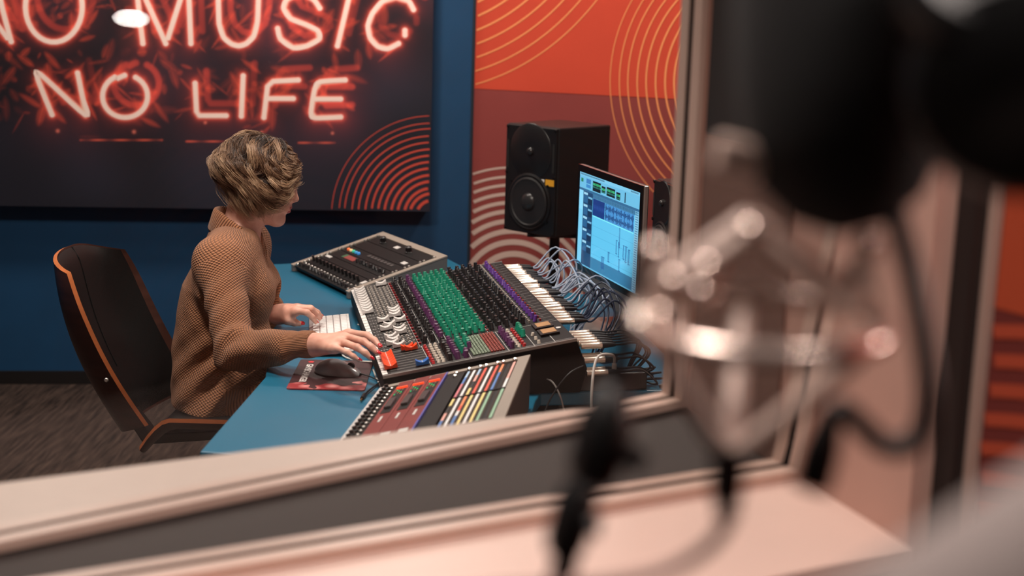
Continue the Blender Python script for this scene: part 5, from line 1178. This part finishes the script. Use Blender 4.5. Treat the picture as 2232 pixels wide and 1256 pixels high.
# ================================================================ BOOTH FOREGROUND: microphone in a shock mount, stand, headphones
champ = M('champagne_metal', (226, 206, 196), 0.22, metal=0.8); champ2 = M('champagne_paint', (196, 172, 160), 0.4)
foam = M('black_foam', (10,10,11), 0.95, bump=0.6, bscale=400); blk_s = M('stand_black', (12,12,13), 0.4)
mic = thing('microphone', 'large black microphone with a foam windscreen, very close and out of focus', 'microphone', (0.164, 0.708, 1.515))
m = MB(); m.lathe([(0.004,-0.005), (0.024,0.001), (0.040,0.016), (0.050,0.040), (0.055,0.070), (0.057,0.110), (0.055,0.15), (0.048,0.18), (0.032,0.20), (0.005,0.208)], (0,0,0), (0,0.17,1), 32); m.build('windscreen', foam, mic, smooth=True)
m = MB(); m.box((-0.053,0.0,0.032), (0.024,0.016,0.018), Matrix.Rotation(R(12),3,'Y')); m.build('side_clip', champ2, mic, bevel=0.003)
sm_ = thing('shock_mount', 'champagne metal spider shock mount with zigzag arms below the black microphone', 'shock mount', (0.109, 0.671, 1.405)); s0 = Vector(sm_.location)
def part_tube(nm, pts, r, mat, par, root, n=10, sp=0):
    o0 = Vector(root.location); P = [Vector(p)-o0 for p in pts]
    if sp: P = spline(P, sp)
    mb = MB(); mb.tube(P, r, n); return mb.build(nm, mat, par, smooth=True)
rc, rx_, ry_ = Vector((0.124,0.690,1.467)), 0.060, 0.056
ringp = [rc+Vector((rx_*math.cos(q), ry_*math.sin(q), 0.003*math.sin(q)+0.006*math.cos(q)*0.2)) for q in [i*2*math.pi/36 for i in range(37)]]
part_tube('lower_ring', ringp, 0.0058, champ, sm_, sm_)
rc2 = rc+Vector((0.004,0.004,0.040)); ringp2 = [rc2+Vector((0.052*math.cos(q), 0.05*math.sin(q), 0)) for q in [i*2*math.pi/36 for i in range(37)]]
hubp = Vector((0.109,0.671,1.402))
for q_ in (200, 320, 90):
    e = rc+Vector((rx_*math.cos(R(q_)), ry_*math.sin(R(q_)), 0)); part_tube('arm', [hubp, (hubp+e)/2+Vector((0,0,-0.002)), e], 0.0052, champ2, sm_, sm_, sp=4)
zig = [(0.064,0.684,1.474), (0.072,0.688,1.497), (0.080,0.687,1.484), (0.117,0.690,1.512), (0.166,0.686,1.474), (0.176,0.690,1.507), (0.172,0.735,1.478), (0.124,0.742,1.512), (0.075,0.735,1.476)]
for a_, b_ in zip(zig[2:-1], zig[3:]): part_tube('zigzag_arm', [a_, b_], 0.0050, champ2, sm_, sm_)
for p in ((0.071,0.690,1.500), (0.080,0.686,1.486), (0.097,0.688,1.493), (0.094,0.686,1.481), (0.074,0.684,1.469), (0.174,0.690,1.507), (0.117,0.690,1.512)):
    mb = MB(); mb.ball(Vector(p)-s0, 0.0074, 14, 10); kn = mb.build('knob', champ, sm_, smooth=True)
    q_ = math.atan2((p[1]-rc.y)/ry_, (p[0]-rc.x)/rx_); e = rc+Vector((rx_*math.cos(q_), ry_*math.sin(q_), 0)); mb = MB(); mb.cyl(Vector(p)-s0, e-s0, 0.0022, n=8); mb.build('screw', champ2, kn)
mb = MB(); mb.cyl((0,0,-0.022), (0,0,0.004), 0.0085, n=16); mb.build('hub', blk_s, sm_, smooth=True)
part_tube('stem', [hubp+Vector((0,0,-0.018)), hubp+Vector((0.001,-0.002,-0.030))], 0.006, blk_s, sm_, sm_)
gs = thing('gooseneck', 'thin brown-grey gooseneck arm curving away below the shock mount', 'gooseneck', (0.110,0.667,1.372))
part_tube('arm', [(0.110,0.667,1.374), (0.109,0.665,1.370), (0.099,0.662,1.358), (0.077,0.660,1.346), (0.046,0.658,1.339), (0.0,0.655,1.336), (-0.05,0.652,1.33)], 0.0034, M('gooseneck_metal', (120,92,86), 0.4, metal=0.4), gs, gs, sp=5)
ms = thing('microphone_stand', 'black microphone boom stand with clutch knobs, out of focus', 'microphone stand', (-0.08, 0.62, 0.0))
A_, B_, C_ = Vector((0.0715,0.748,1.488)), Vector((0.050,0.728,1.392)), Vector((0.018,0.700,1.275)); base_ = Vector((-0.08,0.62,0.0))
part_tube('boom', [A_+(A_-C_)*0.05, B_, C_], [0.0052,0.0066,0.0075], blk_s, ms, ms, 14)
cl_ = MB(); d_ = (A_-C_).normalized(); cl_.lathe([(0.008,-0.028),(0.0145,-0.018),(0.0155,0.010),(0.010,0.024),(0.0065,0.03)], B_-base_, d_, 18); cl_.build('clutch', blk_s, ms, smooth=True)
part_tube('clutch_knob', [B_+Vector((0.004,-0.006,0.0)), B_+Vector((0.022,-0.008,-0.010))], [0.0055,0.0075], blk_s, ms, ms)
B2 = Vector((0.035,0.713,1.352)); cl_ = MB(); cl_.lathe([(0.008,-0.02),(0.0115,-0.012),(0.0115,0.012),(0.008,0.02)], B2-base_, d_, 18); cl_.build('clutch', blk_s, ms, smooth=True)
part_tube('clutch_knob', [B2+Vector((0.004,-0.004,0)), B2+Vector((0.015,-0.006,-0.001))], [0.005,0.006], blk_s, ms, ms)
part_tube('pole', [C_, base_+Vector((0.03,0.03,0.9)), base_+Vector((0,0,0.05))], 0.0105, blk_s, ms, ms, 14, 6)
for i in range(3):
    q = i*2*math.pi/3+0.4; part_tube('leg', [base_+Vector((0,0,0.12)), base_+Vector((0.30*math.cos(q),0.30*math.sin(q),0.012))], 0.009, blk_s, ms, ms)
xc = thing('microphone_lead', 'thick black lead hanging in a loop from the microphone to a black plug', 'cable', (0.152,0.671,1.40))
part_tube('cord', [(0.187,0.70,1.53), (0.190,0.694,1.515), (0.1965,0.689,1.494), (0.2035,0.683,1.461), (0.2065,0.676,1.432), (0.2005,0.672,1.414), (0.186,0.671,1.411), (0.172,0.674,1.422), (0.164,0.675,1.428), (0.158,0.674,1.420), (0.154,0.672,1.408)], 0.0060, blk_s, xc, xc, sp=5)
cl_ = MB(); cl_.lathe([(0.005,0.030),(0.0075,0.018),(0.0095,0.008),(0.0098,-0.010),(0.0085,-0.012)], Vector((0.001,0,0.0)), Vector((0.22,0.1,1)), 16); cl_.build('plug', blk_s, xc, smooth=True)
hd = thing('headphones', 'black headphones hanging at the upper right, very close to the camera', 'headphones', (0.205, 0.63, 1.632))
h0 = Vector(hd.location); ax_ = Vector((-0.25,-1,0.45)).normalized()
cl_ = MB(); cl_.lathe([(0.028,0.010),(0.036,0.014),(0.046,0.010),(0.050,0.0),(0.047,-0.012),(0.036,-0.020),(0.02,-0.024)], Vector((0.0,0.0,0.014)), ax_, 30); cl_.build('ear_cup', blk_s, hd, smooth=True)
cl_ = MB(); cl_.lathe([(0.027,0.006),(0.027,0.0085)], Vector((0.0,0.0,0.014)), ax_, 24); cl_.build('ear_pad_cloth', M('dusky_cloth', (112,84,80), 0.9), hd)
part_tube('headband', [h0+Vector((0.03,0.02,0.04)), h0+Vector((0.06,0.03,0.10)), h0+Vector((0.04,0.05,0.19)), h0+Vector((-0.05,0.06,0.24)), h0+Vector((-0.14,0.06,0.20))], 0.008, blk_s, hd, hd, sp=6)
cl_ = MB(); cl_.lathe([(0.030,0.010),(0.046,0.010),(0.051,0.0),(0.044,-0.014),(0.02,-0.022)], Vector((0.012,-0.012,-0.040)), Vector((0.3,0.9,0.1)), 30); cl_.build('ear_cup', blk_s, hd, smooth=True)
ar = thing('padded_rest', 'pale grey padded rest in the bottom right corner, nearest the camera', 'padded rest', (0.20, 0.36, 1.40))
m = MB()
pa, pb = Vector((0.123,0.377,1.435)), Vector((0.165,0.382,1.463)); dv = pb-pa
m.tube(spline([pa-dv*2.2, pa-dv, pa, pb, pb+dv, pb+dv*2], 6), [0.006, 0.024, 0.032]+[0.035]*25+[0.032, 0.024, 0.006], 20); m.v = [tuple(Vector(p)-Vector(ar.location)) for p in m.v]; m.build('pad', M('grey_cloth', (128,118,115), 0.85, bump=0.2, bscale=300), ar, smooth=True)
m = MB(); m.cyl((0.02,0.01,-1.40), (0.01,0.008,0.03), 0.014); m.build('post', blk_s, ar, smooth=True)
